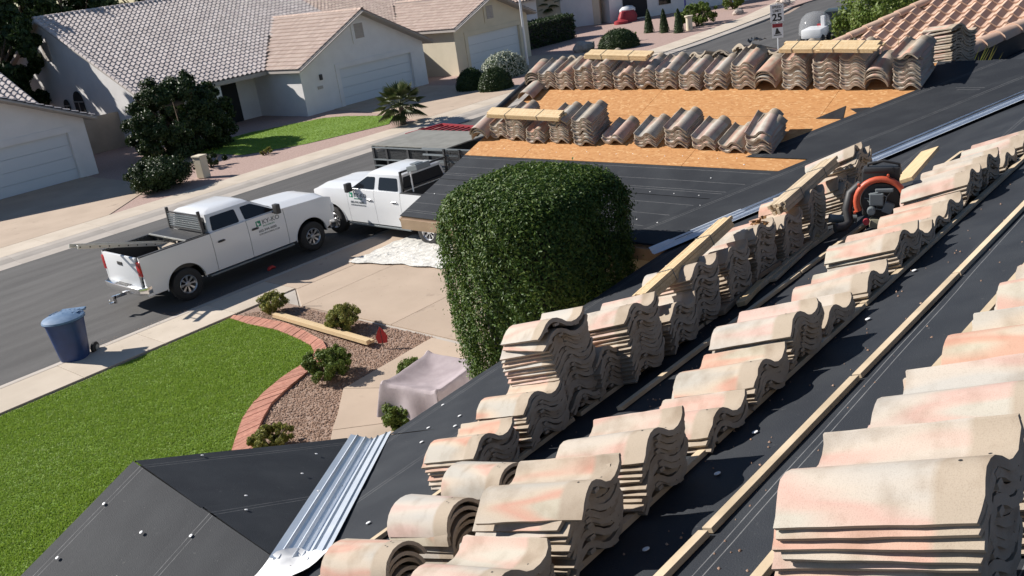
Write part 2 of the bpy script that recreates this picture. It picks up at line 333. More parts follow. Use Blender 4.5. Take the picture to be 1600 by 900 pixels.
def tree(name, loc, h, rad, n, size, matn, label, nc=40, group=None, trunk=.18, cr=.5, shell=.5):
    t = empty(name, loc, 0, label, 'tree', group); cz = h-rad[2]
    p, nr = clumps(n, nc, (0, 0, cz), rad, cr, shell=shell); keep = p[:, 2] > .15; p, nr = p[keep], nr[keep]
    leaf_cloud('crown', p, nr, size, matn, t)
    mb = MB(); mb.tube([(0, 0, -.1), (.05, .02, cz*.35), (0, 0, cz*.8), (0.05, 0, cz+rad[2]*.3)], [trunk, trunk*.8, trunk*.6, trunk*.25], 8)
    for k in range(7):
        a = k*.9+.3; zz = cz*random.uniform(.35, .8)
        mb.tube([(0, 0, zz), (rad[0]*.4*math.cos(a), rad[1]*.4*math.sin(a), zz+rad[2]*.45), (rad[0]*.75*math.cos(a), rad[1]*.75*math.sin(a), zz+rad[2]*.9)], [trunk*.5, trunk*.3, trunk*.1], 6)
    mb.build('trunk', 'bark', t, smooth=True); return t

# ================================================================== THE SETTING
def sheet(name, pts, z, matn, parent=None, kind='structure', thick=.0):
    mb = MB()
    if thick: mb.prism([(x, y, z-thick) for x, y in pts], (0, 0, thick))
    else: mb.poly([(x, y, z) for x, y in pts])
    o = mb.build(name, matn, parent)
    if parent is None and kind: o['kind'] = kind
    return o
GZ = .10
S1 = (7.1-GZ)/7.1
def g(x, y): return (x*S1, y*S1)
sheet('ground', [(-1500, -1500), (1500, -1500), (1500, 1500), (-1500, 1500)], -.06, 'ground')
sheet('road', [(-120, 20.3), (57, 20.3), (90, 26), (160, 50), (160, 66), (90, 37.5), (66, 31.4), (50, 30.35), (-120, 30.35)], 0, 'asphalt')
def slabs(name, x0, x1, y0, y1, L, matn, parent, z=GZ, gap=.012, thick=.16):
    x = x0
    me = None
    while x < x1-.01:
        xe = min(x+L, x1); mb = MB(); mb.box(((xe-x)/2, (y1-y0)/2, -thick/2), (xe-x-gap, y1-y0-gap, thick))
        if me is None or abs(xe-x-L) > .01:
            o = mb.build(name, matn, parent, bevel=.006, loc=(x, y0, z)); me = o.data
        else: link(name, me, parent, (x, y0, z))
        x = xe
    return me
near_walk = sheet('pavement_near', [(-60, 18.7), (100, 18.7), (100, 20.0), (-60, 20.0)], GZ-.03, 'gutter', thick=.1)
far_walk = sheet('pavement_far', [(-60, 31.4), (48, 31.4), (48, 32.9), (-60, 32.9)], GZ-.03, 'gutter', thick=.1)
slabs('paving_slab', 3.0, 12.0, 18.66, 19.95, 1.83, 'concrete', near_walk)
slabs('paving_slab', 17.6, 48, 18.66, 19.95, 1.83, 'concrete', near_walk)
slabs('paving_slab', 6.0, 48.0, 31.55, 32.95, 1.83, 'concrete', far_walk)
def kerb(name, y0, y1, ztop, x0, x1, flip):
    # rolled kerb and gutter: profile swept along the street
    pr = [(y0, .004), (y0+(y1-y0)*.45, .02), (y0+(y1-y0)*.55, .05), (y0+(y1-y0)*.72, ztop-.01), (y1, ztop), (y1, -.05), (y0, -.05)]
    par = sheet(name, [(x0, min(y0, y1)), (x1, min(y0, y1)), (x1, max(y0, y1)), (x0, max(y0, y1))], -.02, 'gutter')
    x = x0; me = None
    while x < x1:
        if me is None:
            mb = MB(); mb.prism([(0, a, b) for a, b in pr], (3.04, 0, 0)); o = mb.build('kerb_stone', 'gutter', par, loc=(x, 0, 0)); me = o.data
        else: link('kerb_stone', me, par, (x, 0, 0))
        x += 3.05
kerb('kerb_near', 20.40, 19.96, GZ, -2, 60, 1)
kerb('kerb_far', 30.25, 31.54, GZ, 4, 47, 0)
# curved far end of the pavement and kerb
def strip(name, line, wdt, z, matn, thick=.1):
    mb = MB(); n = len(line); a = [Vector((x, y, z)) for x, y in line]; out = []
    for i in range(n):
        d = (a[min(i+1, n-1)]-a[max(i-1, 0)]).normalized(); out.append(a[i]+Vector((-d.y, d.x, 0))*wdt)
    for i in range(n-1): mb.prism([a[i], a[i+1], out[i+1], out[i]], (0, 0, -thick))
    o = mb.build(name, matn); o['kind'] = 'structure'; return o
FL = [(46.9, 30.3), (52, 30.5), (57.5, 31.0), (65, 31.9), (74, 33.9), (90, 38.5), (120, 50)]
strip('gutter_far_bend', FL, .8, .06, 'gutter'); strip('pavement_far_bend', [(x, y+.75) for x, y in FL], 1.7, GZ+.005, 'concrete')
# far side yards
sheet('gravel_yard_far', [(-60, 32.96), (120, 32.96), (140, 120), (-60, 120)], GZ-.02, 'farrock', thick=.08)
sheet('driveway_far', [(8.0, 32.97), (14.3, 32.97), (17.8, 36.0), (17.8, 42.2), (8.0, 42.2)], GZ, 'drive', thick=.02)
sheet('driveway_far', [(29.8, 32.97), (38.6, 32.97), (38.9, 42.4), (32.2, 42.4), (31.0, 36)], GZ, 'drive', thick=.02)
sheet('driveway_far', [(40.6, 32.97), (47, 32.97), (49.4, 36), (49.4, 42.0), (42.9, 42.0)], GZ, 'drive', thick=.02)
# near side yard
sheet('yard_near', [(-40, -6), (60, -6), (60, 18.65), (-40, 18.65)], GZ-.04, 'graveldust', thick=.05)
INN = [(10.18, 18.75), (10.15, 17.92), (10.22, 16.96), (10.12, 16.09), (10.0, 15.45), (9.78, 15.05), (9.29, 14.83), (8.78, 14.73), (8.21, 14.51), (7.72, 14.25), (7.3, 13.92), (6.85, 13.43), (6.44, 12.97), (6.1, 12.4), (5.95, 11.6), (5.9, 10.6), (5.9, 9.2)]
INN = [g(*p) for p in INN]
lawn_poly = [(-12, 18.5), (INN[0][0], 18.5)]+INN[1:]+[(5.8, 6), (-12, 6)]
lawn = sheet('lawn_near', lawn_poly, GZ-.005, 'soil')
lawn2_poly = [g(*p) for p in [(22.9, 37.3), (25.2, 35.7), (29.4, 34.6), (31.2, 36.2), (30.9, 39.8), (30.4, 41.0), (26.8, 42.6), (22.5, 42.6)]]
sheet('lawn_far', lawn2_poly, GZ-.003, 'soil')
def inpoly(P, poly):
    x, y = P[:, 0], P[:, 1]; c = np.zeros(len(P), bool); n = len(poly)
    for i in range(n):
        x1, y1 = poly[i]; x2, y2 = poly[(i+1) % n]
        c ^= ((y1 > y) != (y2 > y)) & (x < (x2-x1)*(y-y1)/((y2-y1) or 1e-9)+x1)
    return c
def blades(name, poly, n, h, x0, x1, y0, y1, label):
    P = rng.random((n, 2))*[x1-x0, y1-y0]+[x0, y0]; P = P[inpoly(P, poly)]; n = len(P)
    a = rng.random(n)*6.283; wv = .006+.007*rng.random(n); hh = h*(.5+.8*rng.random(n)); lean = rng.normal(size=(n, 2))*.018
    # mower stripes and tufts change how tall the blades stand
    hh *= .8+.25*np.sin(P[:, 0]*2.1+P[:, 1]*5.4)**2+.2*np.sin(P[:, 0]*.9+1)*np.sin(P[:, 1]*1.3)
    A = np.c_[P[:, 0]-np.cos(a)*wv, P[:, 1]-np.sin(a)*wv, np.full(n, GZ-.005)]; B = np.c_[P[:, 0]+np.cos(a)*wv, P[:, 1]+np.sin(a)*wv, np.full(n, GZ-.005)]
    T = np.c_[P+lean, GZ+hh]; v = np.stack([A, B, T], 1).reshape(-1, 3); o = np_mesh(name, v, np.arange(3*n).reshape(-1, 3), 'grass')
    tag(o, label, 'grass', kind='stuff')
blades('grass', lawn_poly, 520000, .026, 0.5, 10.4, 8, 18.5, 'short mown bright green grass in front of the entry roof')
blades('grass', lawn2_poly, 60000, .04, 22, 31.5, 33, 42.8, 'green lawn strip before the neighbouring garage across the street')
# brick edging
OUT = [g(*p) for p in [(10.33, 18.85), (10.5, 18.13), (10.57, 17.13), (10.45, 16.24), (10.27, 15.4), (10.01, 14.91), (9.6, 14.60), (9.1, 14.42), (8.5, 14.2), (7.95, 13.95), (7.55, 13.62), (7.15, 13.25), (6.72, 12.75), (6.40, 12.2), (6.25, 11.6), (6.2, 10.6), (6.2, 9.2)]]
edging = empty('brick_edging', (10, 15, GZ), 0, 'curved red brick edging between the green lawn and gravel bed', 'edging')
def arclen(P):
    s = [0]
    for i in range(1, len(P)): s.append(s[-1]+math.dist(P[i], P[i-1]))
    return s
sI, sO = arclen(INN), arclen(OUT)
def at(P, S, f):
    d = f*S[-1]; i = max(0, min(len(P)-2, int(np.searchsorted(S, d))-1)); t = (d-S[i])/(S[i+1]-S[i]); return Vector((P[i][0]+(P[i+1][0]-P[i][0])*t, P[i][1]+(P[i+1][1]-P[i][1])*t, 0))
nb = int(sO[-1]/.115)
for i in range(nb):
    f0, f1 = (i+.04)/nb, (i+.96)/nb; a, b = at(INN, sI, f0), at(INN, sI, f1); c, d = at(OUT, sO, f1), at(OUT, sO, f0)
    dz = random.uniform(-.004, .006); cen = (a+b+c+d)/4
    mb = MB(); mb.prism([(q-cen)+Vector((0, 0, -.08)) for q in (a, b, c, d)], (0, 0, .095))
    mb.build('brick', 'brick', edging, loc=(cen.x-10, cen.y-15, dz))
# gravel bed stones
GB = [OUT[0]]+OUT[1:]+[(7.0, 9.5), g(7.2, 11.3), g(7.56, 11.8), g(8.29, 12.47), g(8.98, 13.16), g(11.5, 13.3), g(11.45, 14.66), g(11.4, 17.7), g(11.1, 18.2), g(10.6, 18.75)]
def pebbles(poly, n, x0, x1, y0, y1, z, label):
    P = rng.random((n, 2))*[x1-x0, y1-y0]+[x0, y0]; P = P[inpoly(P, poly)]; n = len(P)
    base = np.array([[1, 0, 0], [0, 1, 0], [-1, 0, 0], [0, -1, 0], [0, 0, 1.]]); s = (.012+.016*rng.random(n)**1.5)
    sc = s[:, None, None]*(0.7+.6*rng.random((n, 5, 3))); v = base[None]*sc; a = rng.random(n)*6.28; ca, sa = np.cos(a)[:, None], np.sin(a)[:, None]
    x = v[:, :, 0]*ca-v[:, :, 1]*sa; y = v[:, :, 0]*sa+v[:, :, 1]*ca; tilt = rng.normal(size=(n, 2))*.25
    zz = v[:, :, 2]*.8+x*tilt[:, :1]+y*tilt[:, 1:]
    V = np.stack([x+P[:, :1], y+P[:, 1:], zz+z], 2).reshape(-1, 3); f = np.array([[0, 1, 4], [1, 2, 4], [2, 3, 4], [3, 0, 4]]); F = (f[None]+(np.arange(n)*5)[:, None, None]).reshape(-1, 3)
    o = np_mesh('gravel', V, F, 'stone'); tag(o, label, 'gravel', kind='stuff')
pebbles(GB, 52000, 5.9, 11.6, 9.2, 18.7, GZ-.035, 'reddish brown landscaping gravel filling the planting bed')
# driveway and walk slabs
drive = sheet('driveway_near', [(11.3, 9.2), (17.55, 9.2), (17.6, 20.0), (11.9, 20.0), (11.3, 18.2)], GZ-.03, 'gutter', thick=.05)
def slabp(pts, parent, matn='drive', z=GZ):
    c = Vector((sum(p[0] for p in pts)/len(pts), sum(p[1] for p in pts)/len(pts), 0)); q = [(Vector((p[0], p[1], 0))-c) for p in pts]
    q = [v*(1-.008/max(.3, v.length)) for v in q]
    mb = MB(); mb.prism([v+Vector((0, 0, -.1)) for v in q], (0, 0, .1)); mb.build('concrete_slab', matn, parent, bevel=.005, loc=(c.x, c.y, z))
for P in [[(11.36, 14.45), (14.3, 14.45), (14.3, 17.45), (11.28, 17.45)], [(14.3, 14.45), (17.5, 14.45), (17.5, 17.45), (14.3, 17.45)], [(11.28, 17.45), (14.3, 17.45), (14.3, 18.55), (11.95, 18.55)],
          [(14.3, 17.45), (17.5, 17.45), (17.5, 18.55), (14.3, 18.55)], [(11.36, 11.6), (14.3, 11.6), (14.3, 14.45), (11.36, 14.45)], [(14.3, 11.6), (17.5, 11.6), (17.5, 14.45), (14.3, 14.45)],
          [(8.2, 9.15), (14.3, 9.15), (14.3, 11.6), (11.36, 11.6), (10.6, 11.4)], [(14.3, 9.15), (17.5, 9.15), (17.5, 11.6), (14.3, 11.6)], [(12.0, 18.56), (17.5, 18.56), (17.5, 19.96), (12.0, 19.96)]]: slabp(P, drive)
walk = sheet('path', [g(*p) for p in [(11.5, 13.2), (8.98, 13.1), (7.5, 11.7), (6.9, 10.5), (7.2, 5.5), (9.5, 5.5), (11.5, 11.5)]], GZ-.02, 'gutter', thick=.04)
for P in [[(11.4, 13.28), (8.98, 13.16), (9.62, 11.9), (11.4, 11.6)], [(8.98, 13.16), (8.29, 12.47), (7.83, 12.05), (8.62, 11.18), (9.62, 11.9)], [(7.83, 12.05), (7.3, 11.5), (6.9, 10.4), (8.3, 9.9), (8.62, 11.18)],
          [(9.62, 11.9), (8.62, 11.18), (8.3, 9.9), (8.3, 9.35), (10.7, 11.5)], [(6.9, 10.4), (6.9, 7.6), (8.3, 7.6), (8.3, 9.9)], [(6.9, 7.6), (6.9, 5.2), (8.3, 5.2), (8.3, 7.6)]]: slabp([g(*p) for p in P], walk)

# ================================================================== OUR HOUSE
TA = math.tan(R(19.5)); CA, SA = math.cos(R(19.5)), math.sin(R(19.5))
def zmain(x, y): return 4.06+TA*(4.69-y)+.02*(x-3.5)
def PM(x, w_, n=0.):      # main roof: x along the eave, w_ metres upslope
    y = 4.69-w_*CA; return Vector((x-.02*n, y+.333*n, zmain(x, y)+.943*n))
def PG(u, v, n=0.):       # garage roof: u = world y, v metres upslope (towards +x)
    return Vector((7.6+CA*v-SA*n, u, 4.06+SA*v+CA*n))
house = empty('house', (9, 2, 0), 0, 'near house with its roof stripped to black felt and bare board', 'house')
HL = Vector((9, 2, 0))
def hb(mb, name, matn, **k): 
    mb.v = [tuple(Vector(p)-HL) for p in mb.v]; return mb.build(name, matn, house, **k)
# decks (solid) ------------------------------------------------------
def deck(pts, th=.05):
    mb = MB(); mb.prism(pts, (0, 0, -th)); return mb
hb(deck([PM(-2, 8.5), PM(-2, 0), PM(3.4, 0), (3.5, 4.69, 4.06), (7.6, 4.97, zmain(7.6, 4.97)), (10.4, 5.16, zmain(10.4, 5.16)), PM(16, 0), PM(16, 8.5)]), 'roof_deck', 'fascia')
hb(deck([PG(1.0, 0), PG(9.03, 0), PG(9.03, 3.62), PG(1.0, 3.62)]), 'roof_deck', 'fascia')
rid = PG(0, 3.62); hb(deck([(rid.x, 1.5, rid.z-.003), (rid.x, 9.12, rid.z-.003), (14.4, 9.12, 4.06), (14.4, 1.5, 4.06)]), 'roof_deck', 'foil')
A_, B_, J_ = Vector((1.877, 4.9, 4.643)), Vector((3.30, 4.9, 4.066)), Vector((1.877, 3.50, 4.47))
L_ = Vector((.25, 4.9, 3.984)); J2 = Vector((1.877, 2.9, 4.40))
hb(deck([A_, B_, B_+Vector((-.05, -.35, .01)), J2], .04), 'roof_deck', 'foil'); hb(deck([A_, J2, Vector((.25, 3.2, 3.95)), L_], .04), 'roof_deck', 'foil')
# walls --------------------------------------------------------------
def wall(name, a, b, z0, z1, th=.2, matn='stucco'):
    mb = MB(); mb.bar((a[0], a[1], (z0+z1)/2), (b[0], b[1], (z0+z1)/2), th, z1-z0); return hb(mb, name, matn)
wall('wall', (-2, 4.1), (7.9, 4.1), 0, 4.15); wall('wall', (8.1, 4.1), (8.1, 8.5), 0, 4.12)
mb = MB(); mb.prism([(8.0, 8.6, 0), (14.0, 8.6, 0), (14.0, 8.6, 4.1), (11.0, 8.6, 5.2), (8.0, 8.6, 4.1)], (0, -.2, 0)); hb(mb, 'wall', 'stucco')
mb = MB(); mb.box((11.2, 8.63, 1.25), (4.9, .06, 2.4)); hb(mb, 'garage_door', 'door_white')
mb = MB(); mb.prism([(1.0, 4.6, 0), (3.0, 4.6, 0), (3.0, 4.6, 4.05), (1.877, 4.6, 4.52), (.6, 4.6, 4.02), (.6, 4.6, 0)], (0, -.15, 0)); hb(mb, 'wall', 'stucco')
# fascias -----------------------------------------------------------
def fascia(a, b, h=.13, th=.035, drop=.075):
    mb = MB(); a, b = Vector(a), Vector(b); mb.bar(a-Vector((0, 0, drop)), b-Vector((0, 0, drop)), th, h); hb(mb, 'fascia', 'fascia')
fascia(PM(3.45, 0)+Vector((0, .03, -.02)), (7.55, 5.0, 4.02)); fascia(PG(5.0, 0)+Vector((-.025, 0, -.02)), PG(9.01, 0)+Vector((-.025, 0, -.02)))
fascia(PG(9.01, 0)+Vector((0, .03, -.02)), PG(9.01, 3.6)+Vector((0, .03, -.02))); fascia(A_+Vector((0, .03, -.02)), B_+Vector((0, .03, -.02))); fascia(A_+Vector((0, .03, -.02)), L_+Vector((0, .03, -.02)))
# felt ---------------------------------------------------------------
def felt(c00, c10, c11, c01, wd, nu=40, nv=5, lo=.010, hi=.003, name='felt_sheet', th=.003, wav=.0034, mt=None):
    """sheet between four corners given as points on the deck; lower edge c00-c10"""
    c00, c10, c11, c01 = map(Vector, (c00, c10, c11, c01)); nrm = (c10-c00).cross(c01-c00).normalized()
    if nrm.z < 0: nrm = -nrm
    vs = []; uvs = []; L = (c10-c00).length
    sd = random.random()*50
    for j in range(nv+1):
        for i in range(nu+1):
            s, t = i/nu, j/nv; p = (c00.lerp(c10, s)).lerp(c01.lerp(c11, s), t)
            k = lo+(hi-lo)*t+wav*(mnoise.noise(Vector((p.x*1.7+sd, p.y*1.7, sd)))*1.2+.6*mnoise.noise(Vector((p.x*6+sd, p.y*6, 0))))
            vs.append(p+nrm*max(.0015, k)); uvs.append((s*L, t*wd))
    fs = [(j*(nu+1)+i, j*(nu+1)+i+1, (j+1)*(nu+1)+i+1, (j+1)*(nu+1)+i) for j in range(nv) for i in range(nu)]
    # turned-down lower edge gives the lap its thickness
    o = len(vs)
    for i in range(nu+1): vs.append(vs[i]-nrm*max(.002, lo-.001)); uvs.append(uvs[i])
    fs += [(i, i+1, o+i+1, o+i) for i in range(nu)]
    me = bpy.data.meshes.new(name); me.from_pydata([tuple(v-HL) for v in vs], [], fs); me.materials.append(M[mt or 'felt'])
    uv = me.uv_layers.new(name='UVMap')
    for l in me.loops: uv.data[l.index].uv = uvs[l.vertex_index]
    me.polygons.foreach_set('use_smooth', [True]*len(me.polygons)); me.set_sharp_from_angle(angle=R(40)); me.update()
    bm = bmesh.new(); bm.from_mesh(me); bmesh.ops.recalc_face_normals(bm, faces=bm.faces)
    if sum(f.normal.z for f in bm.faces) < 0: bmesh.ops.reverse_faces(bm, faces=bm.faces)
    bm.to_mesh(me); bm.free()
    return link(name, me, house)
for i, w0 in enumerate((.80, 1.70, 2.60, 3.50, 4.40, 5.3)):
    felt(PM(-2, w0-.03), PM(16, w0-.03), PM(16, w0+.93), PM(-2, w0+.93), .96, 90, 5)
felt(PM(-2, -.01), PM(3.5, -.01), PM(3.5, .84), PM(-2, .84), .85, 40, 5)
felt((3.5, 4.70, 4.06), (7.6, 4.98, zmain(7.6, 4.98)), PM(7.6, .84), PM(3.5, .84), .85, 40, 5)
felt((7.6, 4.98, zmain(7.6, 4.98)), PM(16, -.01), PM(16, .84), PM(7.6, .84), .85, 40, 5)
felt(PG(1.0, -.01), PG(9.04, -.01), PG(9.04, .9), PG(1.0, .9), .91, 60, 5, mt='felt2')
felt(PG(1.0, .84), PG(9.04, .84), PG(9.04, 1.665), PG(1.0, 1.665), .85, 60, 5, hi=.006, mt='felt2')
# valley strip of felt over the garage side, butting onto bare board
def vy(v): return 4.97-.943*v
felt(PG(2.93, 3.62, .017), PG(4.90, 1.62, .017), PG(vy(1.62)+.55, 1.62, .017), PG(vy(3.62)+.55, 3.62, .017), .9, 40, 4, lo=.009, hi=.006)
felt(PG(vy(3.62)+.74, 3.62, .022), PG(vy(-.0)+.74, 0, .012), PG(vy(0)-.1, 0, .012), PG(vy(3.62)-.1, 3.62, .022), .9, 50, 4, lo=.009, hi=.004)
felt(PG(3.50, 2.90, .016), PG(2.3, 2.90, .016), PG(1.9, 3.62, .016), PG(3.50, 3.62, .016), .7, 12, 3, lo=.007, hi=.006)
# entry gable felts: sheets wrap over the little ridge
def ent(yA, yB, lift):
    t0, t1 = (4.93-yA)/2.0, (4.93-yB)/2.0
    def rg(t): return A_+Vector((0, .03, .012))+(J2-A_)*t
    for E, sg in ((B_, 1), (L_, -1)):
        e0 = E+Vector((0, .03, .006)); dE = Vector((0, -2.0*t0, -.243*t0)); dE1 = Vector((0, -2.0*t1, -.243*t1))
        pa = [e0+dE, rg(t0), rg(t1), e0+dE1]
        felt(*[q+Vector((0, 0, lift)) for q in pa], 1, 14, 4, lo=.012, hi=.004)
ent(4.93, 4.18, 0); ent(4.24, 3.5, .004); ent(3.56, 2.93, .008)
# osb ----------------------------------------------------------------
def osb(y0, y1, v0, v1):
    mb = MB(); q = [PG(y0, v0, .002), PG(y1, v0, .002), PG(y1, v1, .002), PG(y0, v1, .002)]; mb.prism([p-PG(0, 0, 0)*0 for p in q], Vector((-SA, 0, CA))*.011)
    mb.v = [tuple(Vector(p)-HL) for p in mb.v]; o = mb.build('osb_board', 'osb', house)
    setuv(o, lambda c: (c.y, c.x)); return o
for (y0, y1, v0, v1) in [(8.0, 9.03, 1.4, 2.45), (5.6, 7.995, 1.4, 2.45), (3.3, 5.595, 1.4, 2.45), (6.8, 9.03, 2.454, 3.6), (4.4, 6.795, 2.454, 3.6), (2.6, 4.395, 2.454, 3.6)]: osb(y0, y1, v0, v1)
# strip of felt at the rake beside the bare board
# flashings ------------------------------------------------------------
def flashing(P0, P1, dl, dr, prof, up_=Vector((0, 0, 1)), name='valley_flashing'):
    mb = MB(); n = len(prof); vs = []; nst = 10
    for i in range(nst+1):
        p = P0.lerp(P1, i/nst)
        for s, h in prof: vs.append(p+(dl*(-s) if s < 0 else dr*s)+up_*(h+.016))
    mb.add(vs, [(i*n+k, i*n+k+1, (i+1)*n+k+1, (i+1)*n+k) for i in range(nst) for k in range(n-1)])
    o = hb(mb, name, 'metal'); return o
def perp(dv, inpl): q = (inpl-dv*inpl.dot(dv)).normalized(); return q
PR = [(-.20, .004), (-.15, .004), (-.135, .022), (-.12, .004), (-.07, .004), (-.055, .024), (-.04, .004), (0, .0), (.0001, .03), (.012, .0), (.05, .004), (.065, .024), (.08, .004), (.14, .004), (.155, .022), (.17, .004), (.21, .004)]
V0, V1 = Vector((7.46, 5.10, 4.01)), Vector((11.0, 1.78, 5.262)); dv = (V1-V0).normalized()
PR2 = [(s*.62, h) for s, h in PR]
flashing(V0, V1, perp(dv, Vector((CA, .0, SA))+Vector((0, .3, 0))), perp(dv, Vector((0, -CA, SA))*1.0+Vector((-.3, 0, 0))), PR2)
V0, V1 = Vector((3.46, 4.86, 3.995)), Vector((1.93, 3.50, 4.46)); dv = (V1-V0).normalized()
flashing(V0, V1, perp(dv, Vector((-.927, 0, .375)))*.74+Vector((0, 0, .02)), perp(dv, Vector((.0, -CA, SA)))*.72, [(s_, h_*.62) for s_, h_ in PR])
# folded metal saddle where the two little valleys meet
mb = MB(); nn = 9
for i in range(nn):
    for j in range(nn):
        s, t = i/(nn-1)-.5, j/(nn-1)-.5; x, y = 1.86+s*.34, 3.50+t*.26; mb.v.append((x, y, max(zmain(x, y), 4.643-.405*abs(x-1.877)-.1275*(4.9-y))+.045+.012*math.sin(i*.9+j*.7)*math.cos(j*1.1)))
mb.f = [(i*nn+j, i*nn+j+1, (i+1)*nn+j+1, (i+1)*nn+j) for i in range(nn-1) for j in range(nn-1)]; mb.mi = [0]*len(mb.f)
hb(mb, 'metal_saddle', 'signwhite', smooth=True)  # plain white colour stands in for sun glare on the bare metal
# cap nails --------------------------------------------------------------
mb = MB(); mb.lathe([(.0001, .0045), (.008, .0045), (.013, .0025), (.0135, 0)], 10); nail = mb.build('cap_nail', 'nailcap', house, smooth=True); nail_me = nail.data; bpy.data.objects.remove(nail)
def put_nail(p, nrm, s=1.):
    o = link('cap_nail', nail_me, house); q = Vector(nrm).to_track_quat('Z', 'Y'); o.matrix_local = Matrix.LocRotScale(Vector(p)-HL, q, Vector((s, s, s)))
NM = Vector((-.02, .333, .943)); NG = Vector((-SA, 0, CA))
for x, w_ in [(2.33, 1.32), (3.30, .61), (3.94, .10), (3.67, .59), (3.53, .41), (2.14, 3.29), (2.66, 3.27), (3.5, .73), (3.0, 3.25), (4.2, 3.24), (4.9, 3.22), (3.3, 4.9), (2.5, 5.0), (5.0, .35), (1.6, .9)]: put_nail(PM(x, w_, .012), NM)
for i in range(18): put_nail(PG(5.0+i*.23, 1.60-.02*(i % 3), .012), NG, .5)
for i in range(7): put_nail(PG(5.1+i*.31, .88, .013), NG, .5)
for i in range(10): put_nail(PG(5.6+i*.36, .38+.12*(i % 2), .012), NG, .6)
for i in range(9): put_nail(PG(vy(.35*i)+.68, .35*i, .02), NG, .6)
for i in range(9): put_nail(PG(vy(1.2+.28*i)+1.28, 1.2+.28*i, .016), NG, .6)
NL = Vector((-.375, 0, .927)); NR = Vector((.375, 0, .927))
for x, y in [(1.62, 4.84), (1.30, 4.80), (1.62, 4.45), (1.40, 4.35), (1.74, 4.15), (1.25, 4.4)]: put_nail((x, y, 4.643-.405*(1.877-x)-.1215*(4.9-y)+.03), NL, .75)
for x, y in [(2.25, 4.88), (2.05, 4.12), (2.15, 4.28), (2.55, 4.2), (2.62, 4.45), (2.9, 4.7)]: put_nail((x, y, 4.643-.405*(x-1.877)-.1215*(4.9-y)+.03), NR, .7)
# rolled felt along the rake and offcuts on the board
mb = MB(); mb.tube([PG(9.22, 1.9, .03), PG(9.24, 2.4, .05), PG(9.20, 2.9, .07), PG(9.16, 3.35, .09)], [.05, .06, .06, .055], 12); o = mb.build('felt_roll', 'foil', smooth=True)
tag(o, 'rolled black felt lying along the outer edge of the garage roof', 'felt roll')
for P_, lb in (([(4.43, 2.42), (4.19, 2.69), (4.12, 2.42)], 'larger triangular black felt offcut on the bare board'), ([(4.12, 2.63), (3.91, 2.66), (3.86, 2.42)], 'smaller triangular black felt offcut on the bare board')):
    mb = MB(); mb.prism([PG(a, b, .014) for a, b in P_], NG*.004); o = mb.build('felt_offcut', 'foil'); tag(o, lb, 'offcut', 'felt offcuts on the board')
# battens -----------------------------------------------------------------
def batten(x0, w0, x1, w1, matn='oldwood', wd=.04, ht=.022, label=None):
    mb = MB(); a, b = PM(x0, w0, .012+ht/2), PM(x1, w1, .012+ht/2); mb.bar(a, b, wd, ht, NM)
    mb.v = [tuple(Vector(p)-HL) for p in mb.v]; o = mb.build('batten', matn, house, bevel=.002); return o
for a in [(1.2, 1.60, 2.62, 1.63), (2.66, 1.64, 3.9, 1.66), (2.2, 1.90, 3.35, 1.915), (3.40, 1.92, 4.62, 1.97), (4.64, 1.975, 6.46, 2.07), (3.41, 2.21, 5.35, 2.29), (5.37, 2.29, 8.2, 2.44),
          (1.0, 3.06, 2.9, 3.10), (2.92, 3.10, 4.4, 3.13), (4.42, 3.13, 7.4, 3.2), (1.2, 3.46, 2.225, 3.485), (2.24, 3.49, 3.42, 3.51), (3.435, 3.512, 4.62, 3.54), (4.63, 3.54, 7.4, 3.60),
          (1.4, 3.82, 2.2, 3.825), (2.6, 3.83, 3.235, 3.84), (3.25, 3.85, 4.7, 3.90), (1.6, 4.30, 3.2, 4.33), (3.2, 4.33, 4.9, 4.36)]: batten(*a)

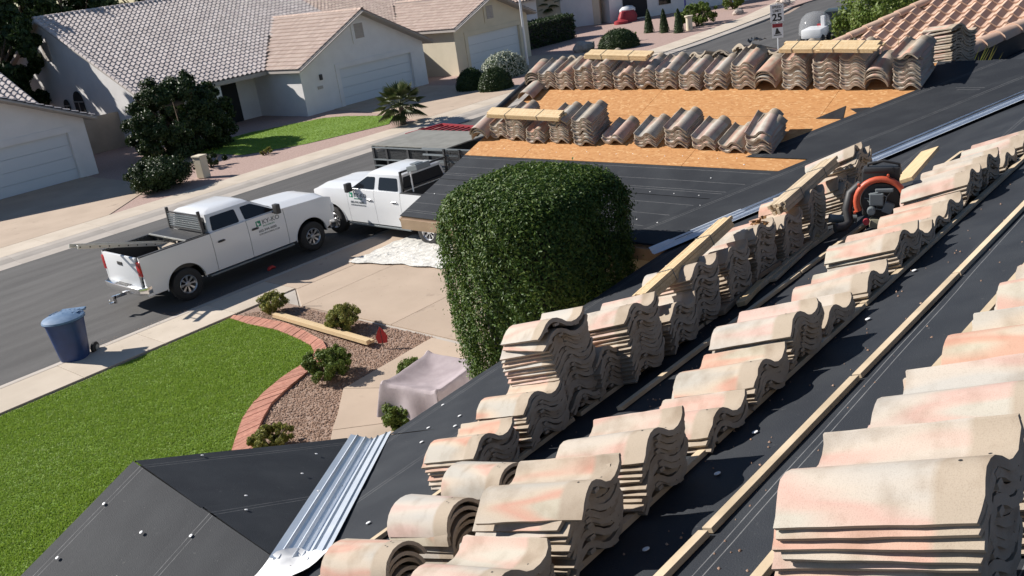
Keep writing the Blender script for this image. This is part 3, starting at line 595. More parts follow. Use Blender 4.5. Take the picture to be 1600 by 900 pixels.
# ================================================================== TILES
TW, TL = .342, .45
PROF = [(-.5, .052), (-.475, .051), (-.43, .032), (-.36, .016), (-.27, .007), (-.17, .007), (-.09, .018), (-.02, .040), (.06, .057), (.14, .064), (.22, .061), (.30, .049), (.38, .029), (.44, .010), (.5, -.006)]
def tile_mesh(seed, full=True):
    rs = random.Random(seed); pr = PROF if full else [PROF[i] for i in (0, 3, 5, 7, 8, 9, 10, 11, 13, 14)]
    chip = [rs.random() < .3 for _ in range(4)]; ny = 7 if full else 1; th = .021; n = len(pr); top = []; bot = []
    for j in range(ny+1):
        y = -TL/2+TL*j/ny
        for i, (s, z) in enumerate(pr):
            thk = th*(.60+.46*math.sin(math.pi*i/(n-1))); a = pr[max(i-1, 0)]; b = pr[min(i+1, n-1)]; nx, nz = -(b[1]-a[1]), (b[0]-a[0])*TW; q = math.hypot(nx, nz); nx /= q; nz /= q
            jx = (rs.uniform(-.0035, .0035) if i in (0, n-1) and full else 0); jy = (rs.uniform(-.002, .002) if j in (0, ny) and full else 0)
            if full and j in (0, ny) and i in (0, 1, n-1, n-2) and chip[(j > 0)*2+(i > 1)]: jy += (.016 if i in (0, n-1) else .007)*(1 if j == 0 else -1)
            top.append((s*TW+jx, y+jy, z)); bot.append((s*TW-nx*thk+jx, y+jy, z-nz*thk*(1+.12*rs.random())))
    vs = top+bot; K = len(top); fs = []; cut = []
    for j in range(ny):
        for i in range(n-1):
            a = j*n+i; fs.append((a, a+1, a+n+1, a+n)); cut.append(0); fs.append((K+a, K+a+n, K+a+n+1, K+a+1)); cut.append(1)
        a = j*n; fs.append((a, a+n, K+a+n, K+a)); cut.append(1); a = j*n+n-1; fs.append((a, K+a, K+a+n, a+n)); cut.append(1)
    for i in range(n-1):
        fs.append((i, K+i, K+i+1, i+1)); cut.append(1); a = ny*n+i; fs.append((a, a+1, K+a+1, K+a)); cut.append(1)
    if full:   # lugs under the upslope end and two nail holes in the face
        for sx in (-.26, .10, .34):
            o = len(vs); z = -.008 if sx < 0 else .03 if sx < .2 else .022
            for k in range(8): vs.append((sx*TW+((k & 1)-.5)*.03, TL/2-.012+((k >> 1 & 1)-.5)*.022, z-.012+((k >> 2 & 1))*.014))
            for f in [(0, 2, 3, 1), (4, 5, 7, 6), (0, 1, 5, 4), (2, 6, 7, 3), (0, 4, 6, 2), (1, 3, 7, 5)]: fs.append(tuple(q+o for q in f)); cut.append(1)
        nh = len(fs)
        for s, zz in ((-.25, .0066), (.145, .0645)):
            o = len(vs); yy = TL/2-.055+rs.uniform(-.006, .006)
            for k in range(8): a = k*math.pi/4; vs.append((s*TW+.0035*math.cos(a), yy+.0045*math.sin(a), zz+.0006))
            fs.append(tuple(range(o, o+8))); cut.append(2)
    me = bpy.data.meshes.new('roof_tile'); me.from_pydata(vs, [], fs); me.materials.append(M['tile']); me.materials.append(M['dark'])
    at_ = me.attributes.new('cut', 'FLOAT', 'FACE'); at_.data.foreach_set('value', [min(c, 1)*1. for c in cut]); me.polygons.foreach_set('material_index', [1 if c == 2 else 0 for c in cut])
    me.polygons.foreach_set('use_smooth', [True]*len(fs)); me.set_sharp_from_angle(angle=R(42)); return me
TILES = [tile_mesh(i) for i in range(10)]; TLOW = [tile_mesh(90+i, False) for i in range(3)]
# a broken one: half length
def cap_mesh(seed):
    rs = random.Random(seed); n = 13; ny = 6; vs = []; th = .016; fs = []; cut = []
    for lay in (0, 1):
        for j in range(ny+1):
            y = -TL/2+TL*j/ny; r = (.145-.02*j/ny)-lay*th
            for i in range(n):
                a = R(8)+(math.pi-R(16))*i/(n-1); vs.append((-r*math.cos(a)*.98, y+rs.uniform(-.002, .002), r*math.sin(a)*.92-.015))
    K = (ny+1)*n
    for j in range(ny):
        for i in range(n-1): a = j*n+i; fs.append((a, a+1, a+n+1, a+n)); cut.append(0); fs.append((K+a, K+a+n, K+a+n+1, K+a+1)); cut.append(1)
        a = j*n; fs.append((a, a+n, K+a+n, K+a)); cut.append(1); a = j*n+n-1; fs.append((a, K+a, K+a+n, a+n)); cut.append(1)
    for i in range(n-1): fs.append((i, K+i, K+i+1, i+1)); cut.append(1); a = ny*n+i; fs.append((a, a+1, K+a+1, K+a)); cut.append(1)
    for s, q in ((-.06, .11), (.05, .12)):
        o = len(vs); yy = TL/2-.06
        for k in range(8): a = k*math.pi/4; vs.append((s*.3+.004*math.cos(a), yy+.005*math.sin(a), .1075))
        fs.append(tuple(range(o, o+8))); cut.append(2)
    me = bpy.data.meshes.new('ridge_tile'); me.from_pydata(vs, [], fs); me.materials.append(M['tile']); me.materials.append(M['dark'])
    at_ = me.attributes.new('cut', 'FLOAT', 'FACE'); at_.data.foreach_set('value', [min(c, 1)*1. for c in cut]); me.polygons.foreach_set('material_index', [1 if c == 2 else 0 for c in cut])
    me.polygons.foreach_set('use_smooth', [True]*len(fs)); me.set_sharp_from_angle(angle=R(42)); return me
CAPS = [cap_mesh(i) for i in range(3)]
FM = Matrix((Vector((-.9998, 0, -.02)), Vector((.007, -CA, SA)), NM)).transposed()   # tile axes on the main slope
def ortho(Yv, Zv): Zv = Zv.normalized(); X = Yv.cross(Zv).normalized(); Y = Zv.cross(X); return Matrix((X, Y, Zv)).transposed()
FM = ortho(Vector((0, -CA, SA)), NM); FG = ortho(Vector((CA, 0, SA)), NG)
def stack(frame, base, count, pitch, label, group, lean=(0., 0.), yaw=0., low=False, kind='s', jitter=.006, askew=0, tiltlist=None, name='tile_stack', flip=False, sc=(1, 1, 1)):
    """base = centre of the footprint on the roof surface; tiles are children stacked along world up"""
    t = bpy.data.objects.new(name, None); COL.objects.link(t); t.empty_display_size = .1
    fr = frame @ Matrix.Rotation(yaw+(math.pi if flip else 0), 3, 'Z'); t.matrix_world = Matrix.LocRotScale(Vector(base), fr.to_quaternion(), Vector(sc))
    upl = fr.inverted() @ Vector((0, 0, 1)); upl /= upl.z
    tag(t, label, 'tile stack' if kind == 's' else 'ridge tile stack', group)
    for i in range(count):
        h = i*pitch; me = random.choice(CAPS if kind == 'c' else (TLOW if low else TILES))
        big = i >= count-askew
        o = link('ridge_tile' if kind == 'c' else 'roof_tile', me, t)
        jx, jy = random.gauss(0, jitter), random.gauss(0, jitter*1.3)
        if big: jx += random.uniform(-.03, .03); jy += random.uniform(-.05, .05)
        th = h+.02+(.004 if kind == 's' else .02)
        o.location = (upl.x*h+lean[0]*h+jx, upl.y*h+lean[1]*h+jy, th+random.uniform(-.001, .002)+(.012 if big else 0)*(i-(count-askew)+1))
        o.rotation_euler = (random.gauss(0, .006)+(random.uniform(-.08, .08) if big else 0), random.gauss(0, .008)+(random.uniform(-.06, .06) if big else 0), random.gauss(0, .012)+(random.uniform(-.2, .2) if big else 0))
    return t
ORD = ['first', 'second', 'third', 'fourth', 'fifth', 'sixth', 'seventh', 'eighth', 'ninth', 'tenth', 'eleventh', 'twelfth', 'thirteenth', 'fourteenth', 'fifteenth', 'sixteenth', 'seventeenth']
P_ = .0245
# middle row on the main slope: x of the lip edge (+x side), height of the lip at the upslope end, tiles askew
R2 = [(1.78, .24, 0), (2.18, .325, 1), (2.61, .31, 0), (3.10, .16, 0), (3.47, .20, 0), (3.85, .285, 0), (4.245, .16, 0), (4.715, .155, 0), (5.18, .235, 0), (5.40, .15, 0), (5.75, .14, 0), (6.0, .15, 0), (6.40, .237, 0), (6.76, .218, 0), (7.21, .11, 0), (7.62, .15, 0)]
def row_main(rows, wend, group, phrase, wl=None):
    for i, (x, h, ask) in enumerate(rows):
        n = max(2, round((h-.092)/P_)+1); we = (wl[i] if wl else wend)
        cx = x-TW/2; b = PM(cx, we-TL/2-random.uniform(-.012, .012), .01)
        stack(FM, b, n, P_, phrase.format(ORD[i], n), group, yaw=R(random.uniform(-2.2, 2.2)), askew=ask)
row_main([(x_+.07, h_-.012, q_) for x_, h_, q_ in R2], 3.14, 'tile stacks in the middle row on the black slope', '{0} tile stack from the bottom in the middle row on the slope')
# lowest row
R1 = [(2.94, .235, 0, 1.90, 0), (3.32, .285, 0, 1.93, 0), (3.66, .56, 2, 1.92, -.20), (3.87, .29, 0, 1.95, .0), (4.09, .44, 0, 2.05, -.06), (4.46, .30, 0, 2.05, 0), (4.82, .40, 0, 2.0, 0), (5.26, .35, 0, 1.98, 0), (5.64, .38, 0, 1.98, 0), (6.02, .33, 0, 2.0, 0), (6.42, .39, 0, 2.0, 0), (6.98, .31, 1, 2.0, 0), (7.30, .46, 1, 2.0, 0)]
for i, (x, h, ask, we, ln) in enumerate(R1):
    n = max(2, round((h-.092)/P_)+1)
    stack(FM, PM(x-TW/2+.01, we-TL/2+.035, .01), n, P_, ('very tall leaning tile stack in the lower row, its top tiles askew' if ask == 5 else f'{ORD[i]} tile stack from the bottom in the lower row nearest the eave'),
          'tile stacks in the lower row on the black slope', yaw=R(random.uniform(-3, 3)), askew=ask, lean=(-ln, 0), sc=(.93, .93, 1))
# upper row, close to the camera
R3 = [(1.93, .49, 0), (2.47, .40, 0), (3.08, .34, 0), (3.62, .32, 0), (4.2, .31, 0)]
for i, (x, h, ask) in enumerate(R3):
    n = round((h-.092)/P_)+1
    stack(FM, PM(x-TW/2, 4.55-TL/2, .01), n, P_, ['nearest and largest tile stack at the bottom right corner', 'tile stack just above the nearest one at the right edge', 'third tile stack up the right edge of the picture', 'fourth tile stack up the right edge, partly cut off', 'farthest tile stack in the right edge row'][i], 'tile stacks in the upper row on the black slope', yaw=R([1.5, 1, -2, 1, 0][i]), askew=ask)
# ridge cap piles
for (x, we, n, lb) in ((1.86, 2.42, 5, 'cream rounded ridge tiles nested at the bottom edge, lowest pile'), (2.20, 2.44, 5, 'pinkish rounded ridge tiles nested, middle pile beside the lath'), (2.55, 2.38, 4, 'pink rounded ridge tiles nested behind the other two rounded piles')):
    stack(FM, PM(x-.15, we-TL/2+.09, .01), n, .034, lb, 'rounded ridge tile piles', kind='c', yaw=R(random.uniform(-4, 4)), name='ridge_tile_stack', sc=(.88, .88, .95))
# single tile halves on the second stack of the middle row
mb = None
# garage roof rows
GU = [(8.74, 3.09, .27), (8.42, 3.09, .29), (8.08, 3.08, .33), (7.76, 3.08, .36), (7.40, 3.07, .24), (7.06, 3.07, .27), (6.72, 3.06, .27), (6.36, 3.05, .25), (5.99, 3.05, .25), (5.61, 3.04, .32), (5.31, 3.04, -.17), (4.93, 3.03, .40), (4.56, 3.02, .37), (4.23, 3.01, .38), (3.97, 3.01, -.16), (3.63, 3.0, .39)]
GL = [(8.69, 1.80, .23), (8.36, 1.77, .33), (7.99, 1.73, .19), (7.58, 1.73, .33), (7.18, 1.70, .35), (6.76, 1.75, .15), (6.27, 1.72, .19), (5.83, 1.72, .28), (5.46, 1.71, .20), (5.10, 1.68, .13), (4.77, 1.67, .26)]
for rows, nm in ((GU, 'upper'), (GL, 'lower')):
    for i, (y, v, h) in enumerate(rows):
        grp = f'tile stacks in the {nm} row on the garage roof'
        if h < 0:
            stack(FG, PG(y, v+TL/2, .012), 4, .034, f'rounded ridge tiles, {ORD[i]} pile from the street in the upper garage row', 'rounded ridge tile piles', kind='c', name='ridge_tile_stack'); continue
        n = max(3, round((h-.085)/.0275)+1)
        last = (nm == 'lower' and i == len(rows)-1) or (nm == 'upper' and i == len(rows)-1)
        stack(FG, PG(y, v+TL/2, .012), n, .0275, f'{ORD[i]} tile stack from the street in the {nm} garage roof row', grp, yaw=R(random.uniform(-2.5, 2.5)), askew=(2 if last else 0), low=False, sc=(.86, .95, 1))
# odd piles on the garage roof
stack(FG, PG(9.02, 1.95, .012), 3, .034, 'small pile of rounded ridge tiles at the street corner of the lower garage row', 'rounded ridge tile piles', kind='c', name='ridge_tile_stack', yaw=.1)
stack(FG, PG(9.05, 3.35, .02), 4, .034, 'rounded ridge tiles piled at the outer end of the upper garage row', 'rounded ridge tile piles', kind='c', name='ridge_tile_stack', yaw=.15)
stack(FG, PG(8.95, 3.02, .012), 1, .034, 'single rounded ridge tile lying before the outer end pile', 'rounded ridge tile piles', kind='c', name='ridge_tile_stack', yaw=.05)

FB = ortho(Vector((-CA, 0, SA)), Vector((SA, 0, CA)))
for i, (y, dh) in enumerate([(8.72, 7), (8.35, 6), (6.6, 7), (6.25, 7), (5.9, 9), (5.55, 7), (5.15, 6), (7.0, 5)]):
    stack(FB, (11.35, y, rid.z-.13), dh, .0285, f'{ORD[i]} tile stack peeking over the garage ridge from its far side', 'tile stacks behind the garage ridge', yaw=R(random.uniform(-8, 8)), askew=2)
stack(FB, (11.32, 3.50, rid.z-.12), 13, .0285, 'grey tile stack seen edge on behind the last upper row stack', 'tile stacks behind the garage ridge', yaw=R(62), askew=2)
# crumpled felt scrap on a stack top
mb = MB(); nn = 7
for i in range(nn):
    for j in range(nn): mb.v.append(((i-3)*.03, (j-3)*.035, .05+.05*mnoise.noise(Vector((i*.8, j*.9, 3)))+.03*random.random()))
mb.f = [(i*nn+j, i*nn+j+1, (i+1)*nn+j+1, (i+1)*nn+j) for i in range(nn-1) for j in range(nn-1)]; mb.mi = [0]*len(mb.f)
o = mb.build('felt_scrap', 'foil', loc=PG(5.60, 3.55, .36)); tag(o, 'crumpled black scrap on top of a tall upper row garage stack', 'scrap')

# ------------------------------------------------------------------ lumber
def bundle(a, b, n_w, n_h, sw, sh, label, upv, matn='wood', name='lath_bundle', jit=.01):
    a, b = Vector(a), Vector(b); y = (b-a); L = y.length; y.normalize(); x = y.cross(Vector(upv)).normalized(); z = x.cross(y)
    t = bpy.data.objects.new(name, None); COL.objects.link(t); t.matrix_world = Matrix.LocRotScale(a, Matrix((x, y, z)).transposed().to_quaternion(), Vector((1, 1, 1))); tag(t, label, 'lumber')
    mb = MB(); mb.box((0, L/2, 0), (sw-.0015, L, sh-.0015)); me = None
    for i in range(n_w):
        for j in range(n_h):
            p = ((i-(n_w-1)/2)*sw, random.uniform(-jit, jit)*3, (j+.5)*sh+random.uniform(0, .001))
            if me is None: o = mb.build('lath', matn, t, bevel=.0015, loc=p); me = o.data
            else: o = link('lath', me, t, p)
            o.rotation_euler = (0, random.gauss(0, .01), random.gauss(0, .0015))
    mb = MB()
    for yy in (L*.28, L*.72):
        w2, h2 = n_w*sw/2+.002, n_h*sh+.003
        for s0, s1 in (((-w2, 0), (-w2, h2)), ((-w2, h2), (w2, h2)), ((w2, h2), (w2, 0))): mb.bar((s0[0], yy, s0[1]), (s1[0], yy, s1[1]), .004, .003, (0, 1, 0))
    mb.build('strap', 'greylet', t); return t
bundle(PM(4.16, 1.98, .34), PM(5.36, 1.92, .44), 5, 3, .022, .024, 'bundle of pale pine laths resting across the lower row tile stacks', NM)
bundle(PM(5.84, 2.03, .35), PM(6.95, 1.95, .40), 6, 3, .022, .026, 'bundle of darker weathered laths across stacks beside the blower', NM, 'oldwood')
bundle(PG(8.86, 1.98, .30), PG(7.50, 1.86, .335), 4, 2, .045, .03, 'light wood laths lying on the lower garage row stacks', NG)
bundle(PG(8.10, 3.42, .36), PG(7.0, 3.30, .36), 3, 2, .05, .035, 'light wood laths on the upper garage row near its street end', NG)
bundle(PG(5.10, 3.26, .44), PG(4.5, 3.20, .45), 4, 2, .05, .025, 'short wood laths on the tall upper garage stacks, left half', NG)
bundle(PG(4.60, 3.20, .46), PG(3.92, 3.12, .47), 4, 2, .05, .025, 'short wood laths on the tall upper garage stacks, right half', NG)
# loose boards beside the lower row
LB = [('thick weathered board nearest the lower row stacks', (4.75, 2.02), (5.9, 1.86), .09, .03, .02, 'dim_wood'), ('long thin board lying beside the batten', (4.9, 2.1), (6.3, 2.0), .05, .03, .02, 'oldwood'), ('short dark board across the others', (5.05, 1.92), (5.6, 2.02), .07, .03, .05, 'dim_wood'),
      ('wide brown plank under the blower hose', (5.3, 2.1), (6.4, 1.98), .10, .02, .02, 'oldwood'), ('narrow dark plank on top of the board pile', (4.85, 1.9), (6.1, 1.78), .05, .035, .055, 'oldwood'), ('pale broken plank end at the batten', (4.85, 2.14), (5.3, 2.05), .06, .03, .025, 'wood'),
      ('plank leaning among stacks beyond the blower', (6.75, 2.52), (7.8, 2.36), .14, .03, .16, 'wood')]
for lb, a, b, wd, ht, n_, mt in LB:
    mb = MB(); p, q = PM(*a, n_+ht/2), PM(*b, n_+ht/2); c = (p+q)/2; mb.bar(p-c, q-c, wd, ht, NM); o = mb.build('board', mt, bevel=.003, loc=c); tag(o, lb, 'board')
mb = MB(); mb.box((0, 0, 0), (.11, .05, .035), Matrix.Rotation(.5, 3, 'Z')); o = mb.build('wood_block', 'wood', bevel=.006, loc=PM(6.25, 2.0, .06)); tag(o, 'small pale wood block at the foot of the lower row', 'block')
mb = MB()
for k in range(26): a = random.uniform(0, 6.28); r = random.uniform(.01, .07); mb.bar((r*math.cos(a), r*math.sin(a), random.uniform(0, .05)), (r*math.cos(a+1.4)*1.3, r*math.sin(a+1.2), random.uniform(.01, .08)), .02, .004)
o = mb.build('debris', mat('rust_debris', (.20, .10, .035), .9, (.30, .16, .06), 20), loc=PM(5.63, 1.98, .33)); tag(o, 'rusty brown debris at the lower end of the dark lath bundle', 'debris')

# ------------------------------------------------------------------ backpack blower
bl = empty('backpack_blower', PM(6.27, 2.48, -.0), R(-72), 'orange and black backpack leaf blower standing between tile rows', 'leaf blower')
cz = .245; bl.scale = (.82, .82, .82)
mb = MB(); arc = [R(205-i*13) for i in range(21)]; mb.tube([(.19*math.cos(a), -.10, cz+.19*math.sin(a)) for a in arc], [.027]*17+[.029, .031, .033, .035], 14); mb.build('volute', 'orange', bl, smooth=True)
for a in arc[::5]: mb = MB(); mb.lathe([(.001, -.02), (.011, -.02), (.011, .02), (.001, .02)], 8, (.225*math.cos(a), -.10, cz+.225*math.sin(a)), 'Y'); mb.build('bolt', 'orange', bl)
mb = MB(); mb.lathe([(.001, -.11), (.05, -.11), (.06, -.095), (.15, -.09), (.165, -.06), (.165, .02), (.12, .05), (.001, .05)], 28, (0, 0, cz), 'Y'); mb.build('fan_housing', 'blackp', bl, smooth=True)
mb = MB()
for a, q in ((.5, .12), (1.9, .10), (2.6, .13), (4.0, .08), (5.3, .11)): mb.bar((.04*math.cos(a), -.113, cz+.04*math.sin(a)), (q*math.cos(a+.3), -.10, cz+q*math.sin(a+.3)), .006, .008, (0, 1, 0))
mb.tube([(-.09, -.13, cz+.07), (-.02, -.15, cz+.09), (.05, -.14, cz+.05), (.03, -.14, cz-.03), (-.05, -.14, cz-.02)], .006, 6); mb.tube([(-.1, -.13, cz+.02), (-.04, -.15, cz-.05), (.06, -.14, cz-.07)], .005, 6)
mb.build('cable', 'greylet', bl)
mb = MB(); mb.box((-.03, -.13, cz+.03), (.11, .07, .10)); mb.box((.06, -.125, cz-.05), (.08, .05, .09), Matrix.Rotation(.4, 3, 'Y')); mb.lathe([(.001, -.05), (.035, -.05), (.035, .02), (.001, .02)], 12, (-.07, -.12, cz-.07), 'Y'); mb.box((.03, -.12, cz+.10), (.14, .04, .03)); mb.build('carburettor', 'greylet', bl, bevel=.008)
mb = MB(); mb.box((.03, .02, cz-.02), (.22, .18, .26)); mb.box((-.01, .12, cz+.02), (.30, .05, .42)); mb.build('engine', 'blackp', bl, bevel=.02, smooth=True)
mb = MB(); mb.box((-.02, .0, cz+.25), (.24, .12, .05)); mb.box((.1, .02, cz+.22), (.10, .12, .10)); mb.build('air_filter_cover', 'blackp', bl, bevel=.018, smooth=True)
mb = MB(); mb.tube([(-.12, .02, cz+.22), (-.10, 0, cz+.30), (.02, -.02, cz+.325), (.14, 0, cz+.29), (.15, .02, cz+.2)], .012, 8); mb.build('handle', 'blackp', bl, smooth=True)
mb = MB(); mb.box((.02, -.07, .045), (.22, .13, .085), Matrix.Rotation(.15, 3, 'Y')); tk = mb.build('fuel_tank', 'tank', bl, bevel=.028, smooth=True)
mb = MB(); mb.lathe([(.001, -.03), (.026, -.03), (.028, 0), (.001, .0)], 14, (-.11, -.13, .08), 'Y'); mb.build('fuel_cap', 'red', tk)
mb = MB(); mb.tube([(-.16, .02, cz+.12), (-.24, -.02, cz+.05), (-.27, -.05, cz-.08), (-.25, -.08, .06), (-.29, -.12, .03), (-.36, -.16, .03)], [.038, .04, .04, .038, .04, .042], 12); mb.build('hose', 'blackp', bl, smooth=True)
mb = MB(); mb.tube([(-.2, .05, .05), (-.36, .02, .06), (-.42, .0, .07)], [.032, .035, .04], 12); mb.build('blower_tube', 'greylet', bl, smooth=True)
mb = MB()
for sx in (-.09, .1): mb.tube([(sx, .15, cz+.2), (sx-.03, .24, cz+.05), (sx-.02, .22, .05), (sx, .14, .04)], .014, 6)
mb.build('strap', 'blackp', bl)

# ================================================================== VEGETATION NEAR
# the tall clipped hedge bush
SQ = 3.6
def surf_points(n, zb, zt, rfun, cx, cy):
    z = zb+(zt-zb)*rng.random(n); a = rng.random(n)*6.2832; r = np.array([rfun(q) for q in z])
    lump = 1+.03*np.sin(a*3+z*2.1)+.03*np.sin(a*7-z*3.3)+.02*np.sin(a*17+z*9)+.032*rng.normal(size=n)+np.where(rng.random(n) < .012, .10*rng.random(n), 0); 
    q = (np.abs(np.cos(a))**SQ+np.abs(np.sin(a))**SQ)**(-1/SQ); r = r*q; P = np.c_[cx+r*lump*np.cos(a), cy+r*lump*np.sin(a), z]; N_ = np.c_[np.cos(a), np.sin(a), .25*np.ones(n)]; return P, N_
HB = (6.66, 5.92)
bush = empty('clipped_bush', (*HB, 0), 0, 'tall clipped dark green bush with rounded top beside the garage eave', 'bush')
ZT = 4.99
def rf(z):
    top = ZT-z
    r = .79 if z > 3.6 else .79-.20*min(1, (3.6-z)/1.1)
    if top < .42: r *= (max(0, 1-((.42-top)/.42)**3.2))**.45
    return r
P1, N1 = surf_points(140000, 1.2, ZT-.002, rf, 0, 0); k_ = 34000
rr = np.sqrt(rng.random(k_))*.9; aa = rng.random(k_)*6.283; zz = np.array([ZT-.42*(1-(max(0, 1-(q/.91)**(1/.45*1.5)))**(1/3.2)) for q in rr])+.025*rng.normal(size=k_)
qq = (np.abs(np.cos(aa))**SQ+np.abs(np.sin(aa))**SQ)**(-1/SQ)*.88; P2 = np.c_[rr*qq*np.cos(aa), rr*qq*np.sin(aa), zz]; N2 = np.c_[rr*np.cos(aa)*.6, rr*np.sin(aa)*.6, np.ones(k_)]
leaf_cloud('foliage', np.r_[P1, P2], np.r_[N1, N2], .038, 'leaf_hedge', bush, 2.2, .5)
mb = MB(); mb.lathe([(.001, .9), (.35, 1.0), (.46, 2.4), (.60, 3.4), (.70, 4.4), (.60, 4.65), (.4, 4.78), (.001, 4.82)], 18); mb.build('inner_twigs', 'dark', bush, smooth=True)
mb = MB(); [mb.tube([(0.05*k, .03*k, 0), (.2*math.cos(k*2.1), .2*math.sin(k*2.1), .8), (.4*math.cos(k*2.1), .4*math.sin(k*2.1), 2.4)], [.07, .05, .02], 7) for k in range(4)]; mb.build('trunk', 'bark', bush, smooth=True)
shrub('low_shrub', (*g(10.92, 18.05), GZ-.03), .42, .38, .26, 5000, .05, 'leaf_yellow', 'sparse yellow green shrub at the sidewalk end of the gravel bed')
shrub('low_shrub', (*g(10.95, 15.50), GZ-.03), .46, .46, .28, 13000, .045, 'leaf_yellow', 'round yellow green shrub beside the long timber in the gravel bed')
shrub('low_shrub', (*g(9.20, 13.85), GZ-.03), .55, .52, .30, 17000, .045, 'leaf_mid', 'wide green shrub overhanging the brick edging at its bend')
shrub('low_shrub', (*g(6.95, 12.50), GZ-.03), .46, .40, .22, 11000, .045, 'leaf_yellow', 'yellowish shrub at the eave end of the gravel bed')
shrub('low_shrub', (*g(9.75, 12.10), GZ-.03), .26, .30, .26, 7000, .045, 'leaf_mid', 'small green shrub left of the covered furniture')
shrub('low_shrub', (*g(8.50, 10.95), GZ-.03), .40, .38, .27, 12000, .045, 'leaf_mid', 'green rounded shrub between the walkway and the black eave')
# long timber in the gravel bed
mb = MB(); a, b = Vector((*g(10.70, 17.75), GZ+.05)), Vector((*g(10.52, 14.2), GZ+.09)); c = (a+b)/2
t = empty('timber_bundle', c, 0, 'long pale timbers lying across the gravel bed', 'lumber')
mb.bar(a-c, b-c, .10, .09); o = mb.build('timber', 'wood', t, bevel=.004); mb = MB(); mb.bar(a-c+Vector((.12, -.02, -.02)), b-c+Vector((.11, -.0, -.03)), .09, .06); mb.build('timber', 'wood', t, bevel=.004)
# red yard flag
t = empty('garden_flag', (*g(10.62, 13.88), GZ-.03), 0, 'small dark red yard ornament on a thin stake in the gravel', 'flag')
mb = MB(); mb.tube([(0, 0, 0), (0, 0, .42)], .006, 6); mb.build('stake', 'black', t)
mb = MB(); mb.prism([(-.0, -.09, .12), (0, .09, .12), (0, .12, .25), (0, .06, .38), (0, 0, .47), (0, -.06, .38), (0, -.12, .25)], (.012, 0, 0)); mb.build('panel', 'flagred', t, rot=(0, 0, R(40)))
# covered furniture
t = empty('covered_table', (*g(9.1, 10.75), GZ-.03), R(8), 'outdoor table draped with a sagging mauve fabric cover', 'furniture')
nn = 25; mb = MB()
for i in range(nn):
    for j in range(nn):
        u, v = i/(nn-1)*2-1, j/(nn-1)*2-1; ee = max(abs(u), abs(v)); e = max(0, (ee-.62)/.38); mag = math.hypot(u, v)
        px, py = (u if abs(u) < .62 else math.copysign(.62+(abs(u)-.62)*.22, u)), (v if abs(v) < .62 else math.copysign(.62+(abs(v)-.62)*.22, v))
        z = .88-.16*(1-min(1, ee/.62)**2)-(.62*e**1.05)+.02*mnoise.noise(Vector((u*3, v*3, 1)))+.018*mnoise.noise(Vector((u*9, v*9, 4)))*(1 if e > 0 else .5)
        w_ = 1+.07*e*math.sin(8*math.atan2(v, u)+1)
        if abs(u) > .5 and abs(v) > .5: z += .07*(1-e)
        mb.v.append((px*w_*1.12, py*w_*1.0, z))
mb.f = [(i*nn+j, (i+1)*nn+j, (i+1)*nn+j+1, i*nn+j+1) for i in range(nn-1) for j in range(nn-1)]; mb.mi = [0]*len(mb.f)
t.scale = (.9, .92, .95); o = mb.build('cover', 'cloth', t, smooth=True); o.modifiers.new('s', 'SUBSURF').render_levels = 1
mb = MB()
for sx in (-.6, .6):
    for sy in (-.5, .5): mb2 = MB(); mb2.tube([(sx, sy, 0), (sx, sy, .8)], .02, 8); mb2.build('leg', 'black', t)
# thin stake by the drive, paver cover on the walk
mb = MB(); mb.tube([(0, 0, 0), (0, 0, .42)], .012, 6); o = mb.build('survey_stake', 'fascia', loc=(*g(11.40, 17.73), GZ-.02)); tag(o, 'thin wooden stake at the corner of the driveway joint', 'stake')
t = empty('trash_bin', (*g(7.2, 20.3), 0.03), R(-50), 'blue wheeled refuse bin with pale round lid at the near kerb', 'bin'); t.scale = (1.26, 1.26, 1.02)
mb = MB(); n = 20; vs = []
prof = [(.215, .20, 0.03), (.23, .215, .1), (.30, .27, .86), (.31, .28, .93), (.335, .305, .93), (.335, .305, .97)]
for rx, ry, z in prof:
    for k in range(n): a = 2*math.pi*k/n; cx, cy = math.cos(a), math.sin(a); q = .75; vs.append((rx*math.copysign(abs(cx)**q, cx), ry*math.copysign(abs(cy)**q, cy), z))
mb.add(vs, [(i*n+k, i*n+(k+1) % n, (i+1)*n+(k+1) % n, (i+1)*n+k) for i in range(len(prof)-1) for k in range(n)]+[tuple(range(n))[::-1]]); mb.build('body', 'bin', t, smooth=True)
mb = MB(); mb.lathe([(.001, 1.07), (.12, 1.065), (.25, 1.04), (.34, .995), (.355, .96), (.34, .955)], 28); mb.box((.0, .37, .98), (.42, .12, .04)); mb.tube([(-.2, .40, .95), (.2, .40, .95)], .018, 8)
for k in range(7): mb.bar((-.24+.08*k, .02, 1.068-.004*abs(k-3)), (-.24+.08*k, .3, 1.03-.006*abs(k-3)), .012, .012)
mb.build('lid', 'binlid', t, smooth=True)
for sx in (-.25, .25):
    mb = MB(); mb.lathe([(.001, -.025), (.03, -.03), (.10, -.03), (.125, -.02), (.125, .02), (.10, .03), (.03, .03), (.001, .025)], 18, (sx, .24, .125), 'X'); wh = mb.build('wheel', 'tyre', t, smooth=True)
    mb = MB(); mb.lathe([(.001, 0), (.06, .0), (.065, .01), (.001, .012)], 12, (sx*1.14, .24, .125), 'X'); mb.build('hub', 'greylet', wh)
